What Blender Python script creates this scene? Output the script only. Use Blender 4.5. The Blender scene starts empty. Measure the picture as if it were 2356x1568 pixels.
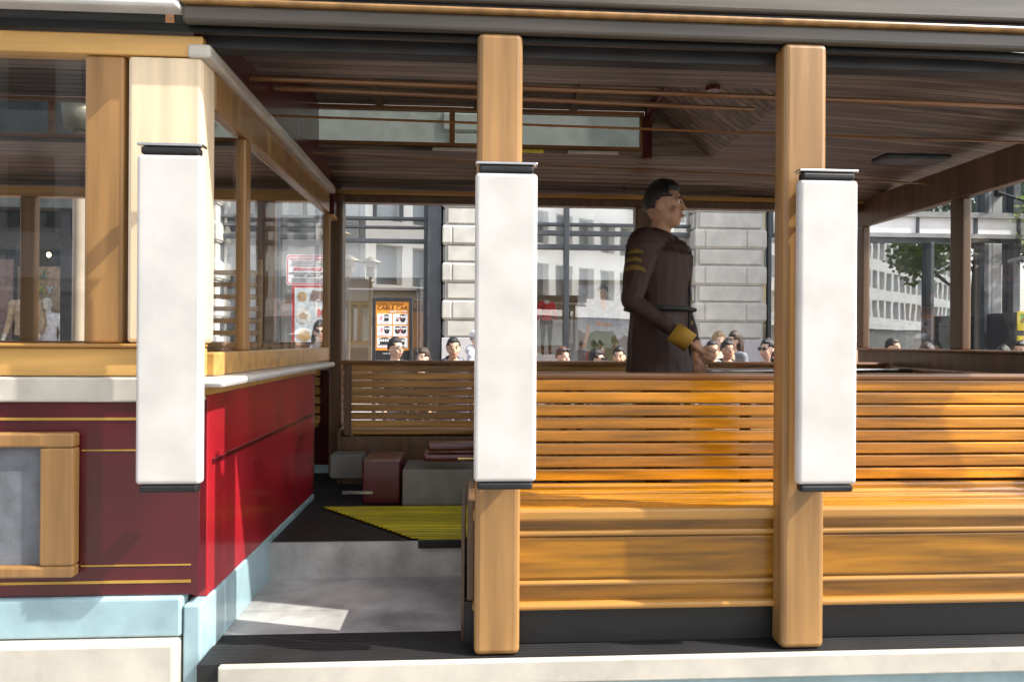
import bpy, bmesh, math, random
from mathutils import Vector, Matrix, noise
random.seed(7)
R = math.radians
scene = bpy.context.scene
COL = scene.collection

# ------------------------------------------------------------------ camera
E = 1.66                      # eye height over the road
W0, H0, F0 = 2356.0, 1568.0, 1571.0
YAW, ROLL = R(3.47), R(0.35)
_r = Vector((math.cos(YAW), -math.sin(YAW), 0)); _f = Vector((math.sin(YAW), math.cos(YAW), 0)); _u = Vector((0, 0, 1))
RT = _r * math.cos(ROLL) + _u * math.sin(ROLL)
UP = _u * math.cos(ROLL) - _r * math.sin(ROLL)
cam = bpy.data.cameras.new('camera'); camo = bpy.data.objects.new('camera', cam); COL.objects.link(camo)
m = Matrix.Identity(4)
for i in range(3):
    m[i][0] = RT[i]; m[i][1] = UP[i]; m[i][2] = -_f[i]
m[2][3] = E
camo.matrix_world = m
cam.lens = 24.0; cam.sensor_width = 36.0; cam.clip_end = 2000; cam.clip_start = 0.05
scene.camera = camo

# ------------------------------------------------------------------ light
SUN_EL, SUN_AZ = R(46), R(16)          # azimuth measured from +X towards -Y
world = bpy.data.worlds.new('World'); scene.world = world; world.use_nodes = True
wn = world.node_tree; bg = wn.nodes['Background']
sky = wn.nodes.new('ShaderNodeTexSky'); sky.sky_type = 'NISHITA'; sky.sun_disc = False
sky.sun_elevation = SUN_EL; sky.sun_rotation = R(90) + SUN_AZ
sky.dust_density = 2.5; sky.ozone_density = .4
hs = wn.nodes.new('ShaderNodeHueSaturation'); hs.inputs['Saturation'].default_value = .55
wn.links.new(sky.outputs[0], hs.inputs['Color']); wn.links.new(hs.outputs[0], bg.inputs[0]); bg.inputs[1].default_value = 0.15
sl = bpy.data.lights.new('sun', 'SUN'); sl.energy = 3.2; sl.angle = R(0.5); sl.color = (1, 0.95, 0.86)
so = bpy.data.objects.new('sun', sl); COL.objects.link(so)
sd = Vector((math.cos(SUN_EL) * math.cos(SUN_AZ), -math.cos(SUN_EL) * math.sin(SUN_AZ), math.sin(SUN_EL)))
so.rotation_euler = sd.to_track_quat('Z', 'Y').to_euler(); so.location = sd * 40
scene.view_settings.view_transform = 'Standard'; scene.view_settings.look = 'None'
scene.view_settings.gamma = 1; scene.view_settings.exposure = 1.4
scene.view_settings.use_curve_mapping = False

def at(px, py, Y):
    d = _f + RT * ((px - W0 / 2) / F0) + UP * ((H0 / 2 - py) / F0)
    return Vector((0, 0, E)) + d * (Y / d.y)
def X(px, Y): return at(px, 784, Y).x
def Z(py, Y, px=1178): return at(px, py, Y).z

# ------------------------------------------------------------------ materials
def mat(name, col, rough=0.5, metal=0.0, var=0.15, scale=6.0, bump=0.0, bscale=60.0, coat=0.0,
        grain=None, planks=None, spec=0.5, col2=None, dirt=0.0):
    m = bpy.data.materials.new(name); m.use_nodes = True
    nt = m.node_tree; N = nt.nodes; L = nt.links; p = N['Principled BSDF']
    p.inputs['Roughness'].default_value = rough; p.inputs['Metallic'].default_value = metal
    p.inputs['Specular IOR Level'].default_value = spec
    p.inputs['Coat Weight'].default_value = coat; p.inputs['Coat Roughness'].default_value = 0.12
    g = N.new('ShaderNodeTexCoord'); mp = N.new('ShaderNodeMapping'); L.new(g.outputs['Object'], mp.inputs[0])
    s = [1, 1, 1]
    if grain is not None:
        s = [9, 9, 9]; s[grain] = 0.6
    mp.inputs['Scale'].default_value = s
    n = N.new('ShaderNodeTexNoise'); n.inputs['Scale'].default_value = scale; n.inputs['Detail'].default_value = 6
    L.new(mp.outputs[0], n.inputs[0])
    cr = N.new('ShaderNodeValToRGB')
    c2 = col2 or tuple(min(1, c * (1 + var)) for c in col)
    c1 = tuple(c * (1 - var * 1.6) for c in col)
    cr.color_ramp.elements[0].color = (*c1, 1); cr.color_ramp.elements[1].color = (*c2, 1)
    cr.color_ramp.elements[0].position = 0.3; cr.color_ramp.elements[1].position = 0.7
    L.new(n.outputs['Fac'], cr.inputs[0])
    out = cr.outputs[0]
    hgt = None
    if planks is not None:
        ax, pitch, w = planks[:3]; off_ = planks[3] if len(planks) > 3 else 0
        sp = N.new('ShaderNodeSeparateXYZ'); L.new(g.outputs['Object'], sp.inputs[0])
        dv = N.new('ShaderNodeMath'); dv.operation = 'DIVIDE'; dv.inputs[1].default_value = pitch
        sb = N.new('ShaderNodeMath'); sb.operation = 'SUBTRACT'; sb.inputs[1].default_value = off_; L.new(sp.outputs[ax], sb.inputs[0]); L.new(sb.outputs[0], dv.inputs[0])
        fr = N.new('ShaderNodeMath'); fr.operation = 'FRACT'; L.new(dv.outputs[0], fr.inputs[0])
        lt = N.new('ShaderNodeMath'); lt.operation = 'GREATER_THAN'; lt.inputs[1].default_value = w; L.new(fr.outputs[0], lt.inputs[0])
        fl = N.new('ShaderNodeMath'); fl.operation = 'FLOOR'; L.new(dv.outputs[0], fl.inputs[0])
        wn_ = N.new('ShaderNodeTexWhiteNoise'); wn_.noise_dimensions = '1D'; L.new(fl.outputs[0], wn_.inputs['W'])
        mr = N.new('ShaderNodeMapRange'); mr.inputs[3].default_value = 0.72; mr.inputs[4].default_value = 1.15
        L.new(wn_.outputs['Value'], mr.inputs[0])
        mu = N.new('ShaderNodeMath'); mu.operation = 'MULTIPLY'; L.new(mr.outputs[0], mu.inputs[0]); L.new(lt.outputs[0], mu.inputs[1])
        mx = N.new('ShaderNodeMix'); mx.data_type = 'RGBA'; mx.blend_type = 'MULTIPLY'; mx.inputs[0].default_value = 1
        L.new(out, mx.inputs[6]); L.new(mu.outputs[0], mx.inputs[7]); out = mx.outputs[2]; hgt = lt.outputs[0]
    if dirt > 0:
        n2 = N.new('ShaderNodeTexNoise'); n2.inputs['Scale'].default_value = 2.3; n2.inputs['Detail'].default_value = 9; n2.inputs['Roughness'].default_value = .7
        L.new(g.outputs['Object'], n2.inputs[0])
        r2 = N.new('ShaderNodeMapRange'); r2.inputs[1].default_value = 0.4; r2.inputs[2].default_value = 0.75
        r2.inputs[3].default_value = 1; r2.inputs[4].default_value = 1 - dirt; L.new(n2.outputs['Fac'], r2.inputs[0])
        mx = N.new('ShaderNodeMix'); mx.data_type = 'RGBA'; mx.blend_type = 'MULTIPLY'; mx.inputs[0].default_value = 1
        L.new(out, mx.inputs[6]); L.new(r2.outputs[0], mx.inputs[7]); out = mx.outputs[2]
    L.new(out, p.inputs['Base Color'])
    rr = N.new('ShaderNodeMapRange'); rr.inputs[3].default_value = max(0.02, rough - 0.1); rr.inputs[4].default_value = min(1, rough + 0.12)
    L.new(n.outputs['Fac'], rr.inputs[0]); L.new(rr.outputs[0], p.inputs['Roughness'])
    if bump > 0 or hgt is not None:
        b = N.new('ShaderNodeBump'); b.inputs['Strength'].default_value = bump if bump > 0 else 0.4; b.inputs['Distance'].default_value = 0.01
        if hgt is not None: L.new(hgt, b.inputs['Height'])
        else:
            n3 = N.new('ShaderNodeTexNoise'); n3.inputs['Scale'].default_value = bscale; n3.inputs['Detail'].default_value = 5
            L.new(mp.outputs[0], n3.inputs[0]); L.new(n3.outputs['Fac'], b.inputs['Height'])
        L.new(b.outputs[0], p.inputs['Normal'])
    return m

def glassmat(name, refl=0.1, tint=(1, 1, 1), wav=0.0):
    m = bpy.data.materials.new(name); m.use_nodes = True
    nt = m.node_tree; N = nt.nodes; L = nt.links; N.remove(N['Principled BSDF'])
    t = N.new('ShaderNodeBsdfTransparent'); t.inputs[0].default_value = (*tint, 1)
    g = N.new('ShaderNodeBsdfGlossy'); g.inputs['Roughness'].default_value = 0.0
    lw = N.new('ShaderNodeLayerWeight'); lw.inputs[0].default_value = .5
    pw = N.new('ShaderNodeMath'); pw.operation = 'POWER'; pw.inputs[1].default_value = 4.5; L.new(lw.outputs['Facing'], pw.inputs[0])
    ad = N.new('ShaderNodeMath'); ad.operation = 'MULTIPLY_ADD'; ad.use_clamp = True; ad.inputs[1].default_value = .6; ad.inputs[2].default_value = refl
    L.new(pw.outputs[0], ad.inputs[0])
    mx = N.new('ShaderNodeMixShader'); L.new(ad.outputs[0], mx.inputs[0]); L.new(t.outputs[0], mx.inputs[1]); L.new(g.outputs[0], mx.inputs[2])
    if wav > 0:
        n3 = N.new('ShaderNodeTexNoise'); n3.inputs['Scale'].default_value = 1.2; c = N.new('ShaderNodeTexCoord'); L.new(c.outputs['Object'], n3.inputs[0])
        b = N.new('ShaderNodeBump'); b.inputs['Strength'].default_value = wav; b.inputs['Distance'].default_value = 0.02
        L.new(n3.outputs['Fac'], b.inputs['Height']); L.new(b.outputs[0], g.inputs['Normal'])
    L.new(mx.outputs[0], N['Material Output'].inputs[0])
    return m
def emit(name, col, s):
    m = bpy.data.materials.new(name); m.use_nodes = True
    p = m.node_tree.nodes['Principled BSDF']; p.inputs['Base Color'].default_value = (*col, 1)
    p.inputs['Emission Color'].default_value = (*col, 1); p.inputs['Emission Strength'].default_value = s
    return m

M = {
 'concrete': mat('bounce_concrete_road', (.24, .235, .22), .9, bump=.4, bscale=120, var=.2, scale=3, dirt=.3),  # unseen road kept pale to bounce light up to car and buildings
 'asphalt': mat('asphalt', (.055, .055, .057), .9, bump=.5, bscale=120, var=.25, scale=3, dirt=.3),
 'pave': mat('paving', (.33, .25, .21), .85, bump=.3, var=.2, planks=(0, .3, .03)),
 'slat': mat('varnished_slat_wood', (.62, .25, .004), .24, coat=.6, grain=0, scale=3.2, var=.34, spec=.6, planks=(2, .0545, -1, .0235)),
 'slatdark': mat('tan_slat_wood', (.50, .255, .06), .4, coat=.2, grain=0, scale=3, var=.34, planks=(2, .0545, -1, .0235)),  # duller tan version of the slat wood, less varnish
 'panelwood': mat('varnished_panel_wood', (.30, .125, .003), .3, coat=.4, grain=0, scale=3, var=.4),
 'mould': mat('pale_wood_moulding', (.40, .20, .045), .3, coat=.3, grain=0, scale=2, var=.15),
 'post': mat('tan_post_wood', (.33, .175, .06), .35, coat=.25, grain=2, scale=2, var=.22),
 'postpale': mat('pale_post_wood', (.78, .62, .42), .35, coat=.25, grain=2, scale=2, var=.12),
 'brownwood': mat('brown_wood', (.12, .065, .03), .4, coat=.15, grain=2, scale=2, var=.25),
 'fasciagrey': mat('grey_brown_fascia_paint', (.085, .072, .06), .45, grain=0, scale=2, var=.3),
 'brownrail': mat('brown_rail_wood', (.26, .115, .04), .3, coat=.4, grain=0, scale=2, var=.3),
 'tanrail': mat('tan_rail_wood', (.60, .34, .10), .35, coat=.3, grain=0, scale=2, var=.18),
 'ceil': mat('ceiling_boards', (.17, .125, .098), .42, grain=0, scale=3, var=.45, planks=(1, .062, .11), spec=.4),
 'cream': mat('cream_paint', (.58, .54, .47), .3, coat=.3, var=.08, dirt=.30),
 'white': mat('white_enamel', (.60, .58, .56), .35, coat=.2, var=.07, dirt=.12),
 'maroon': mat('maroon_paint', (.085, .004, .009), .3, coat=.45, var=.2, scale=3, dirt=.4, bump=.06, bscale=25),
 'red': mat('sunlit_red_paint', (.38, .012, .022), .3, coat=.4, var=.15, scale=3, dirt=.35, bump=.06, bscale=25),  # brighter copy of the maroon body paint, sunlight put into the colour
 'blue': mat('pale_blue_paint', (.34, .50, .55), .3, coat=.3, var=.12, dirt=.3),
 'gold': mat('gold_line_paint', (.55, .33, .07), .35, metal=.4),
 'rubber': mat('black_rubber_tread', (.017, .017, .018), .6, bump=.4, planks=(1, .02, .3)),
 'steelfloor': mat('grey_steel_floor', (.50, .50, .49), .5, metal=.1, var=.25, scale=5, dirt=.4, bump=.2),
 'yellow': mat('yellow_tread', (.78, .70, .02), .5, planks=(1, .03, .22)),
 'darkmetal': mat('dark_metal', (.035, .035, .037), .45, metal=.6),
 'chrome': mat('polished_metal', (.65, .65, .66), .18, metal=1.0, var=.04),
 'brass': mat('brass', (.62, .45, .18), .25, metal=.9),
 'greybox': mat('grey_equipment_paint', (.20, .20, .185), .5, dirt=.3),
 'stone': mat('pale_cut_stone', (.56, .55, .50), .8, var=.10, scale=4, bump=.15, bscale=150, dirt=.12),
 'granite': mat('speckled_granite', (.52, .52, .53), .6, var=.28, scale=110, bump=.1),
 'frame': mat('slate_window_frame', (.085, .095, .105), .4, metal=.3, var=.1),
 'framelight': mat('grey_metal_frame', (.30, .305, .31), .4, metal=.2, var=.1),
 'blind': mat('blind_and_lit_back', (.80, .84, .82), .8, var=.05, scale=1.2),
 'inner': mat('lit_look_shop_wall', (.82, .81, .76), .8, var=.06, scale=1),
 'innertan': mat('tan_shop_wall', (.46, .38, .25), .8, var=.10, scale=1),
 'transom': mat('frosted_transom', (.80, .84, .83), .5, var=.07, scale=1.4),
 'fascia': mat('white_fascia_panel', (.88, .88, .88), .35, var=.05, scale=2, dirt=.08),
 'darkshop': mat('dark_shop_wall', (.05, .055, .055), .6, var=.3),
 'opp': mat('white_facade', (.85, .84, .80), .8, var=.06, scale=.5),
 'oppwin': mat('dark_window_glass', (.14, .17, .19), .1, var=.2),
 'tintglass': glassmat('dull_roof_glass', .03, (.5, .53, .52)),
 'glass': glassmat('clear_glass', .03),
 'glassr': glassmat('reflecting_shop_glass', .21, wav=.03),
 'glasscorner': glassmat('dark_corner_glass', .38, (.8, .85, .85), wav=.04),
 'lampmetal': mat('tan_lamp_metal', (.50, .43, .33), .4, metal=.3, var=.08),
 'lampglass': mat('opal_lamp_glass', (.75, .74, .68), .3, var=.03),
 'signwhite': mat('white_sign_face', (.82, .84, .86), .4, var=.03),
 'signred': mat('red_sign_print', (.62, .03, .05), .5),
 'ink': mat('black_ink', (.02, .02, .022), .6), 'inkgrey': mat('grey_ink', (.16, .16, .17), .6),
 'orange': mat('orange_poster', (.86, .34, .045), .6, var=.06), 'printwhite': mat('white_print', (.86, .86, .86), .6, var=.03),
 'brownink': mat('brown_ink', (.10, .035, .01), .6), 'blackframe': mat('black_frame', (.03, .03, .034), .4),
 'redink': mat('red_ink', (.65, .03, .06), .6),
 'leafm': mat('tree_leaf', (.10, .20, .02), .55, var=.5, scale=2, col2=(.26, .38, .04)),
 'bark': mat('bark', (.12, .09, .07), .9, bump=.6),
}
for n_, c in {'skinA': (.60, .36, .24), 'skinB': (.70, .46, .34), 'skinC': (.45, .26, .17), 'lip': (.45, .13, .11), 'eyew': (.8, .8, .78),
              'navy': (.018, .026, .06), 'blackcloth': (.018, .018, .02), 'greyhood': (.24, .27, .32), 'redcloth': (.55, .02, .025),
              'whitecloth': (.75, .76, .8), 'pink': (.65, .30, .30), 'olive': (.07, .08, .045), 'uniform': (.030, .010, .006),  # uniform brown deepened for the shade the gripman stands in
              'gold2': (.30, .17, .012), 'dullband': (.13, .08, .01), 'jeans': (.05, .07, .13), 'trousers': (.06, .055, .05), 'shoe': (.03, .025, .02),
              'orangecloth': (.75, .18, .03), 'coat': (.20, .21, .24), 'tancloth': (.45, .34, .22), 'plastic': (.72, .70, .64),
              'teal': (.05, .30, .30), 'lime': (.35, .5, .08), 'paleblue': (.45, .62, .68), 'straw': (.50, .34, .13), 'taupe': (.22, .15, .13),
              'yellowpanel': (.75, .6, .05), 'greenpanel': (.18, .42, .04), 'oliveyellow': (.42, .34, .03), 'adgrey': (.14, .15, .17), 'posterpale': (.58, .66, .68),
              'postergrey': (.55, .57, .60), 'greenpants': (.10, .14, .06), 'rock': (.16, .12, .11), 'shirtgrey': (.42, .46, .52)}.items():
    M[n_] = mat(n_, c, .7, var=.18, scale=14, bump=.15, bscale=180)
for n_, c in {'hairblack': (.012, .010, .010), 'hairbrown': (.05, .025, .014), 'hairblond': (.42, .30, .15), 'hairgrey': (.3, .29, .28), 'hairred': (.10, .04, .02)}.items():
    M[n_] = mat(n_, c, .38, var=.5, scale=10, grain=2, bump=.6, bscale=40)
for k in ('skinA', 'skinB', 'skinC'):
    p = M[k].node_tree.nodes['Principled BSDF']; p.inputs['Subsurface Weight'].default_value = .15
    p.inputs['Subsurface Radius'].default_value = (.01, .004, .002)
M['lens'] = mat('sunglass_lens', (.01, .012, .02), .08, coat=.5)
M['bulb'] = emit('lit_spot_lamp', (1, .8, .45), 6)

# ------------------------------------------------------------------ mesh helpers
def tag(o, label=None, cat=None, group=None, kind=None):
    if label: o['label'] = label
    if cat: o['category'] = cat
    if group: o['group'] = group
    if kind: o['kind'] = kind
    return o
def empty(name, loc=(0, 0, 0), rz=0, parent=None):
    o = bpy.data.objects.new(name, None); COL.objects.link(o); o.location = loc; o.rotation_euler = (0, 0, rz)
    o.empty_display_size = .1
    if parent: o.parent = parent
    return o
class MB:
    def __init__(s): s.bm = bmesh.new()
    def box(s, x0, x1, y0, y1, z0, z1, bev=0.0, seg=2, rot=None):
        c = Vector(((x0 + x1) / 2, (y0 + y1) / 2, (z0 + z1) / 2))
        mt = Matrix.Translation(c) @ (rot.to_4x4() if rot else Matrix.Identity(4)) @ Matrix.Diagonal((abs(x1 - x0), abs(y1 - y0), abs(z1 - z0), 1))
        r = bmesh.ops.create_cube(s.bm, size=1.0, matrix=mt)
        if bev > 0:
            b = min(bev, .45 * min(abs(x1 - x0), abs(y1 - y0), abs(z1 - z0)))
            es = list({e for v in r['verts'] for e in v.link_edges})
            bmesh.ops.bevel(s.bm, geom=es, offset=b, segments=seg, affect='EDGES', profile=.5)
        return s
    def quadprism(s, pts, dirv):          # polygon (list of Vector) extruded by dirv
        a = [s.bm.verts.new(p) for p in pts]; b = [s.bm.verts.new(Vector(p) + Vector(dirv)) for p in pts]
        n = len(a)
        s.bm.faces.new(a); s.bm.faces.new(list(reversed(b)))
        for i in range(n): s.bm.faces.new([a[i], b[i], b[(i + 1) % n], a[(i + 1) % n]])
        return s
    def tube(s, pts, rad, seg=10, cap=True, sq=(1, 1)):
        pts = [Vector(p) for p in pts]; n = len(pts)
        if not hasattr(rad, '__len__'): rad = [rad] * n
        rings = []
        ref = None
        for i, p in enumerate(pts):
            t = (pts[min(i + 1, n - 1)] - pts[max(i - 1, 0)]).normalized()
            if ref is None:
                ref = Vector((0, 1, 0)) if abs(t.y) < .8 else Vector((1, 0, 0))
            a = t.cross(ref).normalized(); b = t.cross(a).normalized()
            rings.append([s.bm.verts.new(p + (a * math.cos(2 * math.pi * k / seg) * sq[0] + b * math.sin(2 * math.pi * k / seg) * sq[1]) * rad[i]) for k in range(seg)])
        for i in range(n - 1):
            for k in range(seg):
                s.bm.faces.new([rings[i][k], rings[i][(k + 1) % seg], rings[i + 1][(k + 1) % seg], rings[i + 1][k]])
        if cap:
            s.bm.faces.new(rings[0]); s.bm.faces.new(list(reversed(rings[-1])))
        return s
    def lathe(s, prof, c=(0, 0, 0), seg=28):
        rings = []
        for r, z in prof:
            rings.append([s.bm.verts.new((c[0] + max(r, 1e-4) * math.cos(2 * math.pi * k / seg), c[1] + max(r, 1e-4) * math.sin(2 * math.pi * k / seg), c[2] + z)) for k in range(seg)])
        for i in range(len(rings) - 1):
            for k in range(seg):
                s.bm.faces.new([rings[i][k], rings[i][(k + 1) % seg], rings[i + 1][(k + 1) % seg], rings[i + 1][k]])
        s.bm.faces.new(rings[0]); s.bm.faces.new(list(reversed(rings[-1])))
        return s
    def ell(s, c, r, rot=None, u=16, v=10):
        mt = Matrix.Translation(Vector(c)) @ (rot.to_4x4() if rot else Matrix.Identity(4)) @ Matrix.Diagonal((*r, 1))
        bmesh.ops.create_uvsphere(s.bm, u_segments=u, v_segments=v, radius=1, matrix=mt)
        return s
    def grid(s, fn, us, vs, thick=None):
        g = [[s.bm.verts.new(fn(u, v)) for v in vs] for u in us]
        for i in range(len(us) - 1):
            for j in range(len(vs) - 1):
                s.bm.faces.new([g[i][j], g[i + 1][j], g[i + 1][j + 1], g[i][j + 1]])
        if thick:
            g2 = [[s.bm.verts.new(Vector(fn(u, v)) + Vector(thick)) for v in vs] for u in us]
            for i in range(len(us) - 1):
                for j in range(len(vs) - 1):
                    s.bm.faces.new([g2[i][j], g2[i][j + 1], g2[i + 1][j + 1], g2[i + 1][j]])
            nu, nv = len(us), len(vs)
            bd = [(i, 0) for i in range(nu)] + [(nu - 1, j) for j in range(1, nv)] + [(i, nv - 1) for i in range(nu - 2, -1, -1)] + [(0, j) for j in range(nv - 2, 0, -1)]
            for k in range(len(bd)):
                a, b = bd[k], bd[(k + 1) % len(bd)]
                s.bm.faces.new([g[a[0]][a[1]], g[b[0]][b[1]], g2[b[0]][b[1]], g2[a[0]][a[1]]])
        return s
    def build(s, name, m, parent=None, smooth=False, label=None):
        bmesh.ops.recalc_face_normals(s.bm, faces=s.bm.faces)
        me = bpy.data.meshes.new(name); s.bm.to_mesh(me); s.bm.free()
        me.materials.append(m if not isinstance(m, str) else M[m])
        if smooth:
            for p in me.polygons: p.use_smooth = True
        o = bpy.data.objects.new(name, me); COL.objects.link(o)
        if parent: o.parent = parent
        if label: o['label'] = label
        return o
def text(body, size, loc, m, parent, name='lettering', align='CENTER', ext=.002, rz=0, sx=1.0, bold=0):
    cu = bpy.data.curves.new(name, 'FONT'); cu.body = body; cu.size = size; cu.align_x = align; cu.align_y = 'CENTER'; cu.extrude = ext; cu.offset = bold
    t = bpy.data.objects.new('tmp', cu); COL.objects.link(t)
    bpy.context.view_layer.update()
    me = bpy.data.meshes.new_from_object(t.evaluated_get(bpy.context.evaluated_depsgraph_get()))
    bpy.data.objects.remove(t)
    me.materials.clear(); me.materials.append(M[m]); me.name = name
    o = bpy.data.objects.new(name, me); COL.objects.link(o); o.parent = parent
    o.location = loc; o.rotation_euler = (R(90), 0, rz); o.scale = (sx, 1, 1)
    return o

# ------------------------------------------------------------------ the setting
tag(MB().box(-60, 60, -30, 5.42, -.2, 0).build('road', 'concrete'), kind='structure')
tag(MB().box(-60, 60, 5.42, 5.57, -.2, .102, .015).build('kerb', 'stone'), kind='structure')
tag(MB().box(-60, 60, 5.57, 40, -.2, .098).build('pavement', 'pave'), kind='structure')
tag(MB().box(-900, 900, -900, 900, -.6, -.21).build('ground', 'asphalt'), kind='structure')

# ------------------------------------------------------------------ CABLE CAR
car = empty('cable_car', (0, 3.8, 0))
tag(car, 'open sided maroon and tan cable car with slatted benches standing in the street', 'cable car')
def C(mb, name, m, parent=None, smooth=False, label=None):
    o = mb.build(name, m, None, smooth, label)
    p = parent or car
    o.parent = p; o.matrix_parent_inverse = Matrix.Translation((0, -3.8, 0)) if p == car else Matrix.Identity(4)
    return o
Xb = X(462, 2.5)          # cabin end bulkhead plane
XL = -5.2                 # rear of the cabin
Xf = X(2356, 3.5)         # front bulkhead plane
YN, YF = 2.5, 5.12
RBZ = E - 1.13            # running board top
FLZ = E - .97             # floor

# --- floor & underbody
XS = X(1090, 2.6) - .03
SWZ = E - 1.142
C(MB().box(XL, Xb - .051, YN + .062, YF - .062, FLZ - .16, FLZ), 'floor', 'rubber')
C(MB().box(Xb - .05, XS, 3.34, YF - .06, FLZ - .16, FLZ), 'floor', 'rubber')
C(MB().box(XS + .001, Xf + .25, YN + .081, YF - .06, FLZ - .16, FLZ), 'floor', 'rubber')
C(MB().box(Xb + .013, XS, 2.93, 3.338, SWZ - .03, SWZ), 'step_plate', 'steelfloor')
C(MB().box(Xb + .013, XS, YN + .20, 2.929, SWZ - .03, SWZ - .001), 'step_plate', 'steelfloor')
C(MB().box(Xb + .013, XS, 3.325, 3.339, SWZ, FLZ - .001), 'step_riser', 'steelfloor')
C(MB().box(X(965, 3.32), XS, 3.30, 3.338, FLZ - .03, FLZ + .012, .006), 'step_nosing', 'yellow')
C(MB().box(Xb + .013, XS, YN + .081, YN + .199, SWZ - .03, SWZ), 'step_tread', 'rubber')
C(MB().box(XS - .012, XS, YN + .085, 3.32, SWZ, FLZ + .3), 'step_side_board', 'brownwood')
C(MB().box(Xb + .02, XS, YN + .05, YN + .08, RBZ - .06, RBZ + .001), 'step_riser', 'rubber')
ym = MB()
ym.quadprism([Vector((X(745, 3.95), 3.98, FLZ + .007)), Vector((X(1300, 3.95), 3.98, FLZ + .007)), Vector((X(1300, 3.34), 3.35, FLZ + .007)), Vector((X(950, 3.34), 3.35, FLZ + .007))], (0, 0, .006))
C(ym, 'floor_tread', 'yellow', label='yellow ribbed anti slip floor tread')
C(MB().box(XL, Xf + .2, 3.0, 4.6, .30, SWZ - .035), 'undercarriage', 'darkmetal')
whl = MB()
for wx in (-3.6, -2.2, 1.2, 2.4):
    for wy in (3.25, 4.4):
        C(MB().tube([(wx, wy - .05, .29), (wx, wy + .05, .29)], .28, 24), 'wheel', 'darkmetal')
# --- running boards
for s_, y0, y1 in ((0, YN - .10, YN + .08), (1, YF - .08, YF + .10)):
    rb = C(MB().box(Xb + .02, Xf + .3, y0 + .03, y1, RBZ - .06, RBZ), 'running_board', 'rubber')
    yy = (y0, y0 + .03) if s_ == 0 else (y1, y1 + .03)
    C(MB().box(Xb + .1, Xf + .3, yy[0], yy[1], RBZ - .078, RBZ + .004, .006), 'running_board_nosing', 'cream')
    C(MB().box(Xb + .02, Xf + .3, y0 + .05, y1 - .02, RBZ - .30, RBZ - .062), 'sill_beam', 'blue')
# riser behind the running board
C(MB().box(XS + .002, Xf + .2, YN + .05, YN + .08, RBZ + .001, FLZ - .002), 'step_riser', 'rubber')

# --- cabin side walls (near and far)
zs = lambda py: Z(py, 2.5, 250)
for side, yo in ((0, YN), (1, YF)):
    sg = 1 if side == 0 else -1
    def yb(a, b):
        return (yo + a, yo + b) if side == 0 else (yo - b, yo - a)
    y0, y1 = yb(0, .06)
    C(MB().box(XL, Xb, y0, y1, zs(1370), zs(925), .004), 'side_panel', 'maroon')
    y0, y1 = yb(-.012, .06)
    C(MB().box(XL, Xb, y0, y1, zs(925) + .001, zs(867), .008), 'belt_band', 'cream')
    y0, y1 = yb(-.004, .07)
    C(MB().box(XL, Xb - .002, y0, y1, zs(865), zs(800), .006), 'window_sill_rail', 'tanrail')
    y0, y1 = yb(-.022, .08)
    C(MB().box(XL, Xb - .004, y0, y1, zs(799), zs(790), .006), 'window_sill_rail', 'mould')
    y0, y1 = yb(-.02, .05)
    C(MB().box(XL, Xb - .055, y0, y1, zs(1462), zs(1371), .01), 'skirt_panel', 'blue')
    y0, y1 = yb(-.06, .05)
    C(MB().box(XL, Xb - .058, y0, y1, zs(1600), zs(1464), .015), 'skirt_panel', 'cream')
    gl = MB(); y0, y1 = yb(-.003, 0)
    for py in (963, 1338): gl.box(XL, Xb - .03, y0, y1, zs(py + 3), zs(py - 3))
    for py in (1035, 1300): gl.box(X(190, 2.5), Xb - .03, y0, y1, zs(py + 1.5), zs(py - 1.5))
    C(gl, 'gold_stripe', 'gold')
    y0, y1 = yb(0, .07)
    C(MB().box(XL, Xb, y0, y1, zs(124), zs(76), .005), 'window_header', 'tanrail')
    # window posts
    y0, y1 = yb(.012, .075)
    x00 = X(205, 2.55) if side == 0 else X(590, 5.08)
    for i in range(5):
        xa = x00 - i * .82
        C(MB().box(xa, xa + (.135 if i == 0 else .10), y0, y1, zs(789), zs(125), .008), 'window_post', 'post')
    y0, y1 = yb(.035, .041)
    for i in range(5):
        xa = x00 - i * .82
        C(MB().box(xa - .72, xa, y0, y1, zs(789), zs(125)), 'window_pane', 'glass')
    # seat inside the cabin
    bs = MB()
    yy = yb(.10, .13)
    for k in range(8): bs.box(XL + .1, Xb - .12, yy[0], yy[1], E - .60 + k * .068, E - .60 + k * .068 + .056, .008)
    ys = yb(.14, .52)
    for k in range(6):
        a = ys[0] + (ys[1] - ys[0]) * k / 6
        bs.box(XL + .1, Xb - .12, a, a + .052, E - .62, E - .595, .008)
    C(bs, 'cabin_bench', 'slatdark')
# corner post of the cabin, near side
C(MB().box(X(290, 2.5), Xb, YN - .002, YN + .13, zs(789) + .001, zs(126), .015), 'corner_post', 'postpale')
C(MB().box(Xb - .055, Xb, YF - .13, YF + .002, zs(789) + .001, zs(126), .015), 'corner_post', 'post')
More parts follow.
